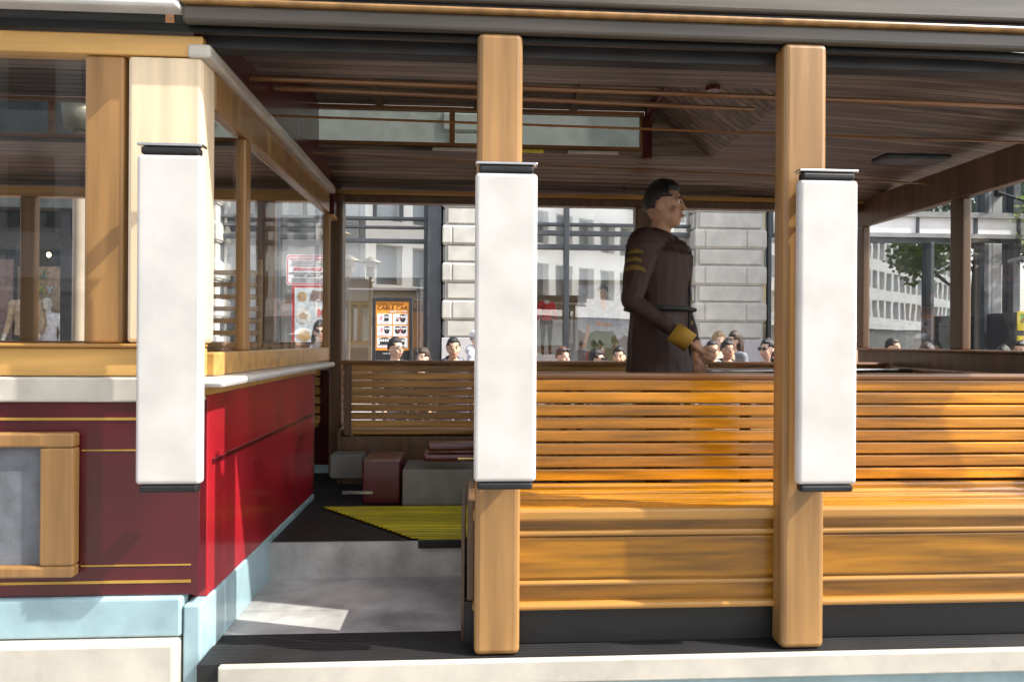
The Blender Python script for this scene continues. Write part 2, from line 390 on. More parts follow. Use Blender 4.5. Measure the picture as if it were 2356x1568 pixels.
# --- cabin end bulkhead (faces +X, sunlit)
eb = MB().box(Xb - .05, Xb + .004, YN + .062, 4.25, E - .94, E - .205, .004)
C(eb, 'end_panel', 'red', label='end panel below the window ledge, sunlight put into its bright red')
C(MB().box(Xb - .05, Xb + .012, YN - .016, 4.27, E - .204, E - .172, .006), 'end_ledge_moulding', 'tanrail')
C(MB().box(Xb - .06, Xb + .10, YN - .05, 4.42, E - .171, E - .14, .014), 'end_ledge', 'white')
C(MB().box(Xb - .05, Xb + .012, YN - .018, 4.25, E - 1.28, E - .941, .008), 'end_skirt', 'blue')
C(MB().box(Xb + .004, Xb + .012, YN + .1, 4.2, E - .46, E - .445), 'end_groove_moulding', 'maroon')
C(MB().box(Xb - .05, Xb + .002, YN + .131, 4.70, E - .139, E - .05, .006), 'end_window_sill', 'tanrail')
C(MB().box(Xb - .05, Xb + .002, YN + .131, 4.70, E + .86, E + 1.0, .006), 'end_window_header', 'post')
C(MB().box(Xb - .05, Xb + .03, YN - .01, 4.75, E + 1.001, E + 1.05, .01), 'end_window_header', 'cream')
C(MB().box(Xb - .045, Xb, 4.701, 4.75, E - .139, E + .859, .01), 'end_window_post', 'post')
C(MB().box(Xb - .045, Xb, 2.98, 3.05, E - .049, E + .859, .01), 'end_window_post', 'post')
C(MB().box(Xb - .03, Xb - .025, YN + .13, 4.7, E - .05, E + .86), 'window_pane', 'glass')
C(MB().box(Xb - .04, Xb + .05, 4.90, 5.04, FLZ, E + 1.04, .015), 'door_post', 'brownwood')
C(MB().box(Xb - .05, Xb - .01, 4.251, 4.35, FLZ, E - .175, .01), 'door_jamb', 'brownwood')
C(MB().box(Xb - .05, Xb + .02, 4.751, 4.899, E + .84, E + .865, .006), 'door_header', 'tanrail')
# maroon transom over bulkhead up to the roof
tr = MB()
pts = [(YN + .02, E + 1.051), (YF - .05, E + 1.051), (YF - .05, E + 1.12), (4.42, E + 1.24), (4.40, E + 1.50), (3.20, E + 1.50), (3.18, E + 1.24), (YN + .02, E + 1.12)]
tr.quadprism([Vector((Xb - .04, a, b)) for a, b in pts], (.03, 0, 0))
C(tr, 'end_transom', 'maroon')
C(MB().box(Xb - .04, Xb + .02, 4.76, 4.89, E + .866, E + 1.05), 'door_transom', 'maroon')
# olive placard and blinds hung inside the end window
C(MB().box(Xb - .52, Xb - .50, 2.95, 3.75, E + .45, E + .86, .004), 'hanging_placard', 'oliveyellow', label='olive yellow placard behind the end window')
lv = MB()
for k in range(7): lv.box(Xb - .9, Xb - .35, 4.35, 4.37, E - .05 + k * .075, E - .02 + k * .075, .006)
for xx in (Xb - .9, Xb - .37): lv.box(xx, xx + .02, 4.371, 4.39, E - .6, E + .5)
C(lv, 'slatted_partition', 'tanrail')

# --- roof: decks, clerestory, fascia
zo, zi, zc = E + 1.085, E + 1.215, E + 1.50
XE = X(1480, 4.4)          # end of the clerestory
XR = Xf + .35
def deck(x0, x1, ya, yb_, za, zb, nm='ceiling', mm='ceil'):
    us = [x0 + (x1 - x0) * i / 12 for i in range(13)]; vs = [i / 8 for i in range(9)]
    g = MB(); g.grid(lambda u, v: (u, ya + (yb_ - ya) * v, za + (zb - za) * math.sin(v * math.pi / 2)), us, vs, (0, 0, .03))
    return C(g, nm, mm, smooth=False)
deck(XL, XE, YN - .02, 3.2, zo, zi); deck(XL, XE, YF + .02, 4.4, zo, zi)
us = [XL + (XE - XL) * i / 12 for i in range(13)]
g = MB(); g.grid(lambda u, v: (u, 3.2 + 1.2 * v, zc + .03 * math.sin(v * math.pi)), us, [i / 8 for i in range(9)], (0, 0, .03)); C(g, 'clerestory_ceiling', 'ceil')
for yy in (3.17, 4.40):
    f = MB(); f.box(XL, XE, yy, yy + .03, zi + .02, zi + .055, .004); f.box(XL, XE, yy, yy + .03, zc - .03, zc, .004)
    n = int((XE - XL) / 1.24)
    for i in range(n + 1):
        xx = XE - .03 - i * 1.24; f.box(xx, xx + .035, yy + .002, yy + .028, zi + .055, zc - .03)
    C(f, 'clerestory_frame', 'brownrail')
    C(MB().box(XL, XE, yy + .013, yy + .017, zi + .055, zc - .03), 'clerestory_pane', 'tintglass')
# front curved hood
def hood(u, v):
    x = XE + (XR - XE) * u; y = YN - .02 + (YF - YN + .04) * v
    c = math.sin(v * math.pi)
    low = zo + (zi - zo) * min(1, c * 1.6)
    mid = 1.0 if abs(y - 3.8) < .6 else 0.0
    t = min(1.0, (x - XE) / .45)
    rise = max(0, zc + .02 - low) * mid * (1 - t)
    return (x, y, low + rise - .16 * max(0, u - .35) ** 1.3)
yv = lambda y: (y - (YN - .02)) / (YF - YN + .04)
hv = sorted([i / 24 for i in range(25)] + [yv(3.1995), yv(3.2015), yv(4.3985), yv(4.4005)])
hu = sorted([i / 24 for i in range(25)] + [.45 / (XR - XE)])
g = MB(); g.grid(hood, hu, hv, (0, 0, .03)); C(g, 'hood_ceiling', 'ceil')
ar = MB()
prev = [(3.19, zi - .02), (3.19, zc - .1), (3.28, zc - .02), (3.8, zc + .02), (4.32, zc - .02), (4.41, zc - .1), (4.41, zi - .02)]
ar.tube([(XE + .02, a, b) for a, b in prev], .035, 8); C(ar, 'ceiling_arch', 'maroon')
# fascia boards
for side, yo in ((0, YN - .06), (1, YF + .02)):
    C(MB().box(Xb - .05, XR, yo, yo + .04, E + 1.105, E + 1.165, .012), 'roof_fascia', 'fasciagrey')
    C(MB().box(Xb - .05, XR, yo - .015 if side == 0 else yo + .0, yo + .04, E + 1.166, E + 1.185, .008), 'roof_fascia', 'post')
    C(MB().box(Xb - .05, XR, yo + .0, yo + .04, E + 1.186, E + 1.20, .004), 'roof_fascia', 'darkmetal')
    C(MB().box(XL, Xb - .051, yo - .03, yo + .04, E + 1.14, E + 1.165, .01), 'roof_fascia', 'white')
    C(MB().box(XL, Xb - .051, yo - .01, yo + .04, E + 1.166, E + 1.20, .01), 'roof_fascia', 'framelight')
    C(MB().box(XL, Xb - .051, yo - .02, yo + .04, E + 1.201, E + 1.25, .01), 'roof_gutter', 'framelight')
    C(MB().box(Xb - .05, XR, yo - .02, yo + .04, E + 1.201, E + 1.31, .01), 'roof_gutter', 'fasciagrey')
# inner header beam both sides
C(MB().box(Xb, XR, YN + .03, YN + .10, E + 1.05, E + 1.104, .006), 'header_beam', 'darkmetal')
C(MB().box(Xb, Xf, YF - .12, YF - .04, E + .995, E + 1.05, .006), 'header_beam', 'brownwood')
C(MB().box(Xb, Xf, YF - .135, YF - .04, E + 1.051, E + 1.085, .006), 'header_moulding', 'mould')
# ceiling rails and bell cord
rl = MB()
rl.tube([(Xb, 3.02, E + 1.13), (XR - .5, 3.02, E + 1.10)], .012, 8); rl.tube([(Xb, 3.38, E + 1.22), (XE + .3, 3.38, E + 1.18)], .012, 8)
rl.tube([(Xb, 3.30, E + 1.06), (Xf, 3.30, E + 1.02)], .006, 6); rl.tube([(Xb, 4.2, E + 1.13), (Xf, 4.2, E + 1.02)], .006, 6)
C(rl, 'ceiling_rail', 'brownrail')
for (na, nb, nm_) in ((-.25, .05, 'cream'), (.30, .46, 'yellowpanel'), (.62, .95, 'cream')):
    C(MB().box(na, nb, 4.372, 4.398, zi + .0, zi + .015), 'ceiling_notice', nm_)
ribs = MB()
for i in range(5):
    xx = Xb + .35 + i * .62
    if xx < XE - .05: ribs.box(xx, xx + .05, 3.21, 4.39, zc - .012, zc + .004)
    for (ya, yb2, s_) in ((YN + .1, 3.17, 1), (4.43, YF - .13, -1)):
        pass
C(ribs, 'ceiling_rib', 'brownwood')
lp = MB().box(X(2010, 3.6), X(2160, 3.6), 3.5, 3.64, E + .985, E + 1.015, .012)
C(lp, 'ceiling_lamp', 'darkmetal')

# --- stanchion posts and grab poles
def stanchion(px, far=False):
    y = 2.49 if not far else YF - .12
    xc = X(px, 2.49) if not far else X(px, 2.58); w = .082
    bt = RBZ + .002
    if not far:
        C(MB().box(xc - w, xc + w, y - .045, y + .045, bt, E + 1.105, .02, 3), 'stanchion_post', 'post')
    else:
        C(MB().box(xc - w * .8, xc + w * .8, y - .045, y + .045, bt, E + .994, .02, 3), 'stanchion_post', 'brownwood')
stanchion(1146); stanchion(1838)
stanchion(1146, True); stanchion(1838, True)
def grab(px, ytop, ybot):
    xc = X(px, 2.37); w = .108
    zt, zb = Z(ytop, 2.37, px), Z(ybot, 2.37, px)
    gp = C(MB().box(xc - w, xc + w, 2.35, 2.39, zb, zt, .014, 4), 'grab_pole', 'white')
    for zz in (zt + .001, zb - .027):
        b = MB().box(xc - w + .012, xc + w - .012, 2.352, 2.392, zz, zz + .026, .008)
        b.box(xc - .03, xc + .03, 2.391, 2.447, zz + .006, zz + .03, .006)
        br = b.build('bracket', 'darkmetal', gp)
    MB().box(xc - w, xc + w, 2.35, 2.395, zt + .028, zt + .038, .004).build('bracket_cap', 'chrome', gp)
grab(393, 358, 1112); grab(1163, 400, 1106); grab(1900, 416, 1112)

# --- benches
def bench(side, x0, x1, matn):
    b = empty('bench', (0, 0, 0), 0, car); b.matrix_parent_inverse = Matrix.Translation((0, -3.8, 0))
    def yy(a, c):    # distances from the outside face inwards
        return (YN + a, YN + c) if side == 0 else (YF - c + .0, YF - a)
    bk = MB()
    # backrest slats, slightly reclined
    n = 8; p = .0545
    for k in range(n):
        zt = E - .165 - k * p
        off = .47 - .006 * k
        a, c = yy(off - .035 + .0, off - .012)
        bk.box(x0, x1, a, c, zt - p + .007, zt, .006, 2)
    bk.build('backrest', M[matn], b)
    st = MB()
    a, c = yy(.385, .425); st.box(x0, x1, a, c, E - .645, E - .607, .01)
    for k in range(6):
        o_ = .375 - k * .058
        a, c = yy(o_ - .051, o_)
        dz = -.018 * math.sin((k + .5) / 6 * math.pi)
        st.box(x0, x1, a, c, E - .648 + dz, E - .622 + dz, .007)
    st.build('seat', M[matn], b)
    tr_ = MB(); a, c = yy(.425, .50); tr_.box(x0 - .01, x1, a, c, E - .163, E - .135, .012)
    tr_.build('top_rail', M['brownrail'], b)
    fr = MB()
    a, c = yy(.0, .035); fr.box(x0 - .01, x1, a, c, E - .665, E - .618, .012)
    a, c = yy(.012, .04); fr.box(x0, x1, a, c, E - .722, E - .700, .008)
    fr.box(x0, x1, a, c, E - .905, E - .888, .007)
    a, c = yy(.0, .06); fr.box(x0 - .01, x1, a, c, E - .992, E - .966, .01)
    fr.build('moulding', M['mould'], b)
    ap = MB()
    a, c = yy(.028, .048); ap.box(x0, x1, a, c, E - .966, E - .655, 0)
    a, c = yy(.02, .03)
    for (za, zb_) in ((E - .880, E - .728),):
        ap.box(x0 + .10, x1 - .05, a, c, za, zb_, .006)
    ap.build('front_panel', M['panelwood'], b)
    en = MB(); a, c = yy(.05, .46); en.box(x0 - .03, x0 - .001, a, c, FLZ, E - .60, .006)
    a, c = yy(.40, .44); 
    xx = x0 + .02
    while xx < x1:
        a2, c2 = yy(.465, .49); MB().box(xx, xx + .045, a2, c2, E - .64, E - .164, .004).build('back_support', M['brownwood'], b); xx += 1.16
    en.build('bench_frame', M['brownwood'], b)
    a, c = yy(.44, .46)
    MB().box(x0, x1, a, c, FLZ, E - .65).build('bench_rear_board', M['brownwood'], b)
    return b
bench(0, X(1096, 2.6), Xf - .03, 'slat')
bench(1, X(790, 4.7), Xf - .03, 'slatdark')

# --- front bulkhead (far right) with windshield
fw = MB().box(Xf, Xf + .05, YN + .1, YF - .04, FLZ, E - .05, .006); C(fw, 'front_panel', 'brownwood')
C(MB().box(Xf - .03, Xf + .055, YN + .1, YF - .04, E - .052, E - .036, .005), 'front_window_sill', 'brownrail')
C(MB().box(Xf - .01, Xf + .05, YN + .1, YF - .04, E + .885, E + 1.09, .006), 'front_window_header', 'brownwood')
for ya, yc in ((3.95, 4.06), (YF - .12, YF - .04), (2.98, 3.09), (YN + .08, YN + .16)):
    C(MB().box(Xf - .012, Xf + .048, ya, yc, E - .036, E + .886, .01), 'windshield_post', 'brownwood')
C(MB().box(Xf + .02, Xf + .026, YN + .1, YF - .06, E - .036, E + .886), 'windshield_pane', 'glass')
C(MB().box(Xf - .06, Xf - .031, YN + .2, YF - .5, E - .19, E - .16, .01), 'front_rail', 'brownrail')
hr = MB().tube([(X(1450, 4.4), 4.35, E - .19), (Xf - .05, 4.35, E - .18)], .014, 10)
C(hr, 'hand_rail', 'chrome', smooth=True)

# --- grip equipment
eq = MB().box(X(930, 4.1), X(1090, 4.1), 4.02, 4.35, FLZ + .001, Z(1078, 4.02), .01); C(eq, 'equipment_box', 'greybox')
eq = MB().box(X(842, 4.2), X(928, 4.2), 4.08, 4.4, FLZ + .001, Z(1055, 4.1), .01); C(eq, 'battery_box', 'maroon')
eq = MB().box(X(765, 4.5), X(838, 4.5), 4.45, 4.6, Z(1098, 4.45), Z(1044, 4.45), .008); C(eq, 'control_box', 'greybox')
C(MB().box(X(790, 4.06), X(860, 4.06), 4.05, 4.07, Z(1133, 4.05), Z(1127, 4.05)), 'name_strip', 'chrome')
eq = MB().box(X(975, 4.0), X(1100, 4.0), 3.95, 4.15, Z(1058, 4.0), Z(1040, 4.0), .02); eq.box(X(985, 4.0), X(1100, 4.0), 3.97, 4.1, Z(1035, 4.0), Z(1018, 4.0), .015)
C(eq, 'grip_quadrant', 'maroon')
C(MB().tube([(X(1055, 3.4), 3.4, Z(1054, 3.4)), (X(1290, 3.4), 3.4, Z(1056, 3.4))], .008, 8), 'brass_rod', 'brass')
lv = MB()
for i, pxx in enumerate((1180, 1290, 1330)):
    lv.tube([(X(pxx, 3.8), 3.8 + .1 * i, FLZ), (X(pxx, 3.8) + .06, 3.8 + .1 * i, E - .25)], .02, 10)
C(lv, 'grip_lever', 'darkmetal')

# --- framed advertisement on the cabin side
af = empty('side_advert', (0, 0, 0), 0, car); af.matrix_parent_inverse = Matrix.Translation((0, -3.8, 0))
fx0, fx1 = X(-330, 2.45), X(168, 2.45); z0, z1 = zs(1318), zs(992); fm = MB()
for a in ((fx0, fx1, z1 - .05, z1), (fx0, fx1, z0, z0 + .04)): fm.box(a[0], a[1], YN - .045, YN - .001, a[2], a[3], .008)
for a in ((fx0, fx0 + .06), (fx1 - .115, fx1)): fm.box(a[0], a[1], YN - .043, YN - .001, z0 + .041, z1 - .051, .008)
fm.build('advert_frame', M['post'], af)
MB().box(fx0 + .06, fx1 - .115, YN - .02, YN - .002, z0 + .041, z1 - .051).build('advert_board', M['adgrey'], af)

# ------------------------------------------------------------------ BUILDINGS across the street
YB = 12.0
zb0 = Z(776, YB, 1040)
def pillar(par, x0, x1, y=YB, dep=.45):
    p = MB()
    g_ = MB().box(x0 - .0, x1 + .0, y - .03, y + dep, .09, zb0 - .004, .01).build('pillar_base', M['granite'], par)
    z = zb0; i = 0
    while z < 6.8:
        if i % 2 == 0:
            h = .318
            p.box(x0 + .05, x1 - .05, y + .03, y + dep, z, z + h - .004)
            p.box(x0 + .09, x1 - .09, y - .012, y + .031, z + .022, z + h - .022, .028, 1)
            p.box(x0 + .012, x0 + .051, y + .09, y + dep - .03, z + .022, z + h - .022, .02, 1)
        else:
            h = .339
            w3 = (x1 - x0)
            xs = [x0, x0 + w3 * .145, x0 + w3 * .72, x1]
            for a, b in zip(xs[:-1], xs[1:]):
                p.box(a + .001, b - .0015, y - .03, y + dep, z + .012, z + h - .016, .022, 1)
            p.box(x0 + .02, x1 - .02, y, y + dep - .01, z - .004, z + h)
        z += h; i += 1
    p.build('stone_pillar', M['stone'], par)
    return z
def hbar(mb, x0, x1, y, py, th=.05, d=.08, px=1178): 
    z = Z(py, y, px); mb.box(x0, x1, y - d, y + .02, z - th / 2, z + th / 2, .006)

ds = empty('department_store', (0, 12, 0)); tag(ds, 'pale stone shop building with rusticated pillars and tall slate framed windows', 'building')
P_ = lambda mb, n, m_, par=ds: par_fix(mb.build(n, M[m_] if isinstance(m_, str) else m_), par)
def par_fix(o, par):
    o.parent = par; o.matrix_parent_inverse = par.matrix_basis.inverted() if False else Matrix.Translation(-Vector(par.location))
    return o
hol = empty('stonework', (0, 0, 0)); 
# pillars
pl = []
for (a, b) in ((1016, 1175), (1596, 1763)):
    before = set(bpy.data.objects)
    ztop = pillar(None, X(a, YB), X(b, YB))
    for o in set(bpy.data.objects) - before: par_fix(o, ds)
before = set(bpy.data.objects)
pillar(None, X(350, YB), X(500, YB)); 
for o in set(bpy.data.objects) - before: par_fix(o, ds)
bpy.data.objects.remove(hol)
P_(MB().box(X(982, 12.1), X(1014, 12.1), 12.08, 12.45, .09, 6.6, .01), 'steel_column', 'frame')
xl, xr = X(350, YB), X(1905, YB)
# bays
YG = 12.32
def bay(pa, pb, uppers, lowers, bars, gm='glassr', back='inner', bd=1.15, blindy=(566, 640)):
    x0, x1 = X(pa, YG), X(pb, YG)
    w = empty('shop_window', (0, 12, 0)); w.parent = ds; w.matrix_parent_inverse = Matrix.Translation((0, -12, 0)); w.matrix_basis = Matrix.Identity(4)
    w.location = (0, 0, 0); w.matrix_parent_inverse = Matrix.Translation((0, -12, 0))
    f = MB()
    for (py, th) in bars: hbar(f, x0, x1, YG, py, th)
    zt = Z(bars[0][0], YG)
    for px in uppers:
        f.box(X(px, YG) - .035, X(px, YG) + .035, YG - .05, YG + .02, zt, 4.6)
    for px in lowers:
        f.box(X(px, YG) - .045, X(px, YG) + .045, YG - .11, YG + .021, .4, 4.6, .006)
    f.box(x0, x0 + .06, YG - .07, YG + .022, .4, 4.6); f.box(x1 - .06, x1, YG - .07, YG + .022, .4, 4.6)
    hz = 4.6; f.box(x0, x1, YG - .08, YG + .02, hz, hz + .12)
    f.build('window_frame', M['frame'], w)
    MB().box(x0, x1, YG - .015, YG - .009, .4, 4.6).build('window_pane', M[gm], w)
    MB().box(x0, x1, YG - .14, YG + .1, .09, .4, .01).build('window_plinth', M['granite'], w)
    # inside: soffit, floor and a near, bright back standing in for shop lighting
    MB().box(x0, x1, YG + .10, YG + .13, Z(blindy[1], YG), Z(bars[-1][0], YG)).build('soffit_board', M['blind'], w)
    MB().box(x0, x1, YG + .05, YG + .08, zt, 4.6).build('transom_panel', M['transom'], w)
    MB().box(x0, x1, YG + bd, YG + bd + .05, .1, 4.6).build('display_back', M[back], w)
    MB().box(x0, x1, YG + .03, YG + bd, .42, .6).build('display_floor', M['inner'], w)
    return w
bay(770, 982, (861, 922), (), ((508, .05), (528, .04), (559, .07)))
bay(1175, 1592, (1460,), (1301,), ((515, .05), (535, .08), (567, .09)), back='blind', gm='glassr')  # white back stands in for the bright reflection in this bay
bay(1763, 1903, (1771, 1835), (), ((532, .07),), back='innertan', blindy=(532, 640))
bay(505, 770, (590, 700), (640,), ((508, .05), (528, .04), (553, .07)), back='blind')
# inner white display frame of the first bay, dado of the second
wf = MB()
xa, xb_ = X(800, 12.5), X(962, 12.5)
for a in ((xa, xb_, Z(670, 12.5), Z(667, 12.5)),): wf.box(a[0], a[1], 12.46, 12.48, a[2], a[3])
wf.box(xb_ - .02, xb_, 12.46, 12.48, .6, Z(667, 12.5))
P_(wf, 'display_trim', 'printwhite')
P_(MB().box(X(800, 12.8), X(955, 12.8), 12.9, 12.93, .6, Z(645, 12.8)), 'display_screen', 'innertan')
P_(MB().box(X(966, 12.5), X(981, 12.5), 12.44, 12.50, .6, Z(645, 12.5)), 'display_screen', 'transom')
P_(MB().box(X(1178, 13), X(1590, 13), 13.2, 13.24, Z(742, 13.2), Z(734, 13.2)), 'display_trim', 'printwhite')
P_(MB().box(X(1240, 13), X(1590, 13), 13.3, 13.34, Z(735, 13.2), Z(640, 13.2)), 'display_screen', 'innertan')
P_(MB().box(X(1885, 12.5), X(1900, 12.5), 12.44, 12.50, .6, Z(645, 12.5)), 'display_screen', 'transom')
# wall above windows, cornice, upper windows
P_(MB().box(xl, xr, 12.02, 12.4, 4.75, 6.8), 'upper_wall', 'stone')
P_(MB().box(xl, xr, 11.7, 12.4, 6.8, 7.1, .05), 'cornice', 'stone')
P_(MB().box(xl, xr, 12.05, 20, 7.1, 11), 'upper_wall', 'stone')
P_(MB().box(xl, xr, 13.6, 20, .1, 7.0), 'rear_wall', 'darkshop')
P_(MB().box(xl, xr, 11.8, 12.4, 11, 11.35, .05), 'cornice', 'stone')
for i in range(7):
    cx = xl + .9 + i * 1.62
    w = MB().box(cx, cx + 1.0, 11.995, 12.06, 7.9, 10.1, .01); par_fix(w.build('upper_window', M['frame']), ds)
    par_fix(MB().box(cx + .07, cx + .93, 11.985, 11.998, 7.97, 10.03).build('window_pane', M['oppwin']), ds)

# --- left shop (dark)
ls = empty('dark_shop', (-12, 12, 0)); tag(ls, 'dark fronted clothes shop seen through the cable car windows', 'building')
x1 = X(348, YB); x0 = x1 - 16
P_(MB().box(x0, x1, 13.9, 14, .1, 6), 'rear_wall', 'darkshop', ls)
P_(MB().box(x0, x1, 12, 20, 6, 11), 'upper_wall', 'stone', ls)
P_(MB().box(x0, x1, 11.9, 12.25, Z(480, 12, 120), 5.99), 'fascia_board', 'darkshop', ls)
P_(MB().box(x0, x1, 11.95, 12.3, .1, .55), 'plinth', 'granite', ls)
for px in (348, 168, -20, -260):
    xx = X(px, 12.1); P_(MB().box(xx - .16, xx, 12.0, 12.3, .55, Z(480, 12, 120)), 'window_mullion', 'darkmetal' if px != 348 else 'stone', ls)
P_(MB().box(x0, x1, 12.14, 12.146, .55, Z(480, 12, 120)), 'window_pane', 'glass', ls)
P_(MB().box(X(35, 13), X(165, 13), 13.05, 13.08, .6, Z(612, 13, 90)), 'display_screen', 'tancloth', ls)
P_(MB().box(X(-180, 12.7), X(28, 12.7), 12.7, 12.73, .6, Z(600, 13, 0)), 'display_screen', 'taupe', ls)
P_(MB().box(x0, x1, 12.2, 13.9, .55, .6), 'display_floor', 'darkshop', ls)
for i, (s_, mm, px) in enumerate((('V', 'orangecloth', 66), ('A', 'redcloth', 79), ('L', 'teal', 91), ('L', 'teal', 103))):
    o = text(s_, .17, at(px, 632, 13.0), mm, None, 'window_letter', ext=.01); o.scale = (1, 1.15, 1); par_fix(o, ls)
for i, (s_, mm, px) in enumerate((('H', 'teal', 75), ('A', 'lime', 95), ('Y', 'paleblue', 114))):
    o = text(s_, .21, at(px, 668, 13.0), mm, None, 'window_letter', ext=.01); par_fix(o, ls)
for px, py in ((147, 592), (143, 622), (112, 590)):
    c = at(px, py - 4, 13.2); P_(MB().ell(c, (.035, .035, .045)), 'spot_lamp', 'bulb', ls)
    P_(MB().tube([c + Vector((0, .05, .03)), c + Vector((0, .4, .5))], .01, 6), 'lamp_arm', 'darkmetal', ls)

# --- corner shop at right: projecting glass bay
cs = empty('corner_shop', (6, 11, 0)); tag(cs, 'glass fronted corner shop with a band of white fascia panels', 'building')
YC = 10.8
xa, xc = X(1905, YB), X(1975, YC)
xend = xc + 11
zf0, zf1 = Z(536, YC, 2050), Z(499, YC, 2050)
def slab(p0, p1, z0, z1, t, name, m_, off=0):
    p0, p1 = Vector((*p0, 0)), Vector((*p1, 0)); d = (p1 - p0).normalized(); n = Vector((d.y, -d.x, 0))
    q = [p0 + n * off, p1 + n * off, p1 + n * (off - t), p0 + n * (off - t)]
    mb = MB(); mb.quadprism([Vector((v.x, v.y, z0)) for v in q], (0, 0, z1 - z0)); return P_(mb, name, m_, cs)
A, B, D = (xa, YB), (xc, YC), (xend, YC)
for p0, p1 in ((A, B), (B, D)):
    slab(p0, p1, zf0, zf1, .05, 'fascia_panel', 'fascia')
    slab(p0, p1, zf1 + .001, zf1 + .09, .12, 'fascia_beam', 'framelight', .05)
    slab(p0, p1, zf0 - .07, zf0 - .001, .12, 'fascia_beam', 'framelight', .05)
    slab(p0, p1, zf0 - .15, zf0 - .071, .16, 'fascia_beam', 'frame', .01)
    slab(p0, p1, .1, .55, .2, 'plinth', 'granite', .03)
    slab(p0, p1, zf1 + .09, 6.3, .006, 'upper_pane', 'glasscorner', -.05)
    slab(p0, p1, 6.3, 11, .3, 'upper_wall', 'stone')
slab(A, B, .55, zf0 - .15, .1, 'side_panel', 'framelight', -.02)
slab(B, D, .55, zf0 - .15, .006, 'shop_pane', 'glasscorner', -.06)
slab((xc + .1, YC + 1.1), (xend, YC + 1.1), .55, zf0, .05, 'display_back', 'adgrey')
slab((xc + .1, YC + 1.0), (xend, YC + 1.0), zf1 + .1, 6.3, .05, 'upper_blind', 'postergrey')
P_(MB().box(xc, xend, YC + .1, YC + 1.2, zf0 - .1, zf0 + .3), 'shop_ceiling', 'adgrey', cs)
def mull(px0, px1, z0, z1, y0, y1, m_): P_(MB().box(X(px0, YC), X(px1, YC), y0, y1, z0, z1, .005), 'mullion', m_, cs)
for a, b in ((2106, 2112), (2238, 2246), (2337, 2344), (1976, 1981), (2440, 2447)):
    mull(a, b, zf0, zf1, YC - .03, YC - .001, 'frame')
for a, b, m_ in ((1975, 1981, 'frame'), (2136, 2143, 'frame'), (2258, 2268, 'frame'), (2270, 2278, 'framelight'), (2279, 2301, 'framelight'), (2324, 2340, 'frame'), (2440, 2452, 'frame'), (2560, 2575, 'frame')):
    mull(a, b, .55, zf0 - .151, YC - (.06 if m_ == 'frame' else .03), YC + .1, m_)
    if a > 2200: mull(a, b, zf1 + .091, 6.29, YC - (.06 if m_ == 'frame' else .03), YC + .1, m_)
P_(MB().box(X(1990, 11.4), X(2250, 11.4), 11.4, 11.46, Z(752, 11.4, 2100), Z(748, 11.4, 2100)), 'display_rail', 'darkmetal', cs)
tr_ = MB().tube([at(2298, 443, YC - .1), at(2298, 443, YC - .1) + Vector((1.0, -1.0, -.75))], .022, 8); tr_.box(*sum([[c - .06, c + .06] for c in at(2298, 443, YC - .06)], []))
P_(tr_, 'canopy_tie_rod', 'darkmetal', cs)
cn = MB(); c0 = Vector((X(2480, YC), YC - .1, zf0 - .2))
cn.tube([(c0.x + 1.3 * math.cos(t), c0.y - .9 * math.sin(t) , c0.z - .25 + .12 * math.sin(t)) for t in [math.pi * k / 16 for k in range(17)]], .03, 8)
P_(cn, 'curved_canopy', 'framelight', cs)

# --- white building behind the camera, mirrored in the shop glass
def office(name_loc, ang, L_, H_, label):
    ob = empty('white_office_block', name_loc, ang); tag(ob, label, 'building')
    g_ = MB(); g_.box(0, L_, -1.0, -.6, 0, H_); bw = 2.1
    for i in range(int(L_ / bw) + 1): g_.box(i * bw, i * bw + .62, -.6, 0, 3.4, H_)
    for k in range(int((H_ - 3) / 3.1) + 1): g_.box(0, L_, -.6, .01, 3.2 + k * 3.1, 3.2 + k * 3.1 + 1.15)
    g_.build('facade', M['opp'], ob)
    MB().box(0, L_, -.59, -.5, 3.2, H_ - .1).build('window_band', M['oppwin'], ob)
    MB().box(0, L_, -.5, -.2, .1, 3.1).build('shop_front', M['greybox'], ob)
    MB().box(.2, L_ - .2, -14, -1.001, 0, H_ - .05).build('building_mass', M['opp'], ob)
office((-5, -8, 0), R(-40), 92, 15, 'white office block with rows of square windows behind the camera, set at an angle')
office((-40, -13, 0), 0, 33, 12, 'lower white office block with square windows behind the camera at left')

# ------------------------------------------------------------------ street lamps
def lamp(px, Y, zh, sc, label, cap=True):
    x = X(px, Y); root = empty('street_lamp', (x, Y, .098)); tag(root, label, 'street lamp', 'tan street lamps on the pavement')
    zh -= .098
    pr = .042 * (1 + (sc - 1) * .6)
    MB().lathe([(.09, 0), (.09, .25), (pr * 1.15, .3), (pr, .32), (pr * .92, zh - .12), (pr * 1.1, zh - .11), (pr * 1.1, zh - .09), (pr * .92, zh - .08), (pr * .95, zh)]).build('pole', M['lampmetal'], root, True)
    MB().lathe([(.05 * sc, zh + .001), (.085 * sc, zh + .002), (.103 * sc, zh + .185 * sc), (.09 * sc, zh + .186 * sc)]).build('lamp_housing', M['lampmetal'], root, True)
    MB().lathe([(.088 * sc, zh + .187 * sc), (.108 * sc, zh + .20 * sc), (.112 * sc, zh + .31 * sc), (.10 * sc, zh + .315 * sc)]).build('lamp_glass', M['lampglass'], root, True)
    MB().lathe([(.10 * sc, zh + .316 * sc), (.24 * sc, zh + .285 * sc), (.242 * sc, zh + .295 * sc), (.12 * sc, zh + .345 * sc), (.09 * sc, zh + .385 * sc), (.03 * sc, zh + .40 * sc), (.012, zh + .43 * sc)]).build('lamp_cap', M['lampmetal'], root, True)
    return root
lamp(1857, 8.8, Z(614, 8.8, 1857), 1.0, 'tan street lamp with flat round cap near the orange sign board')
l2 = lamp(766, 10.4, Z(582, 10.4, 766), 1.0, 'tan street lamp post carrying the white payment sign')
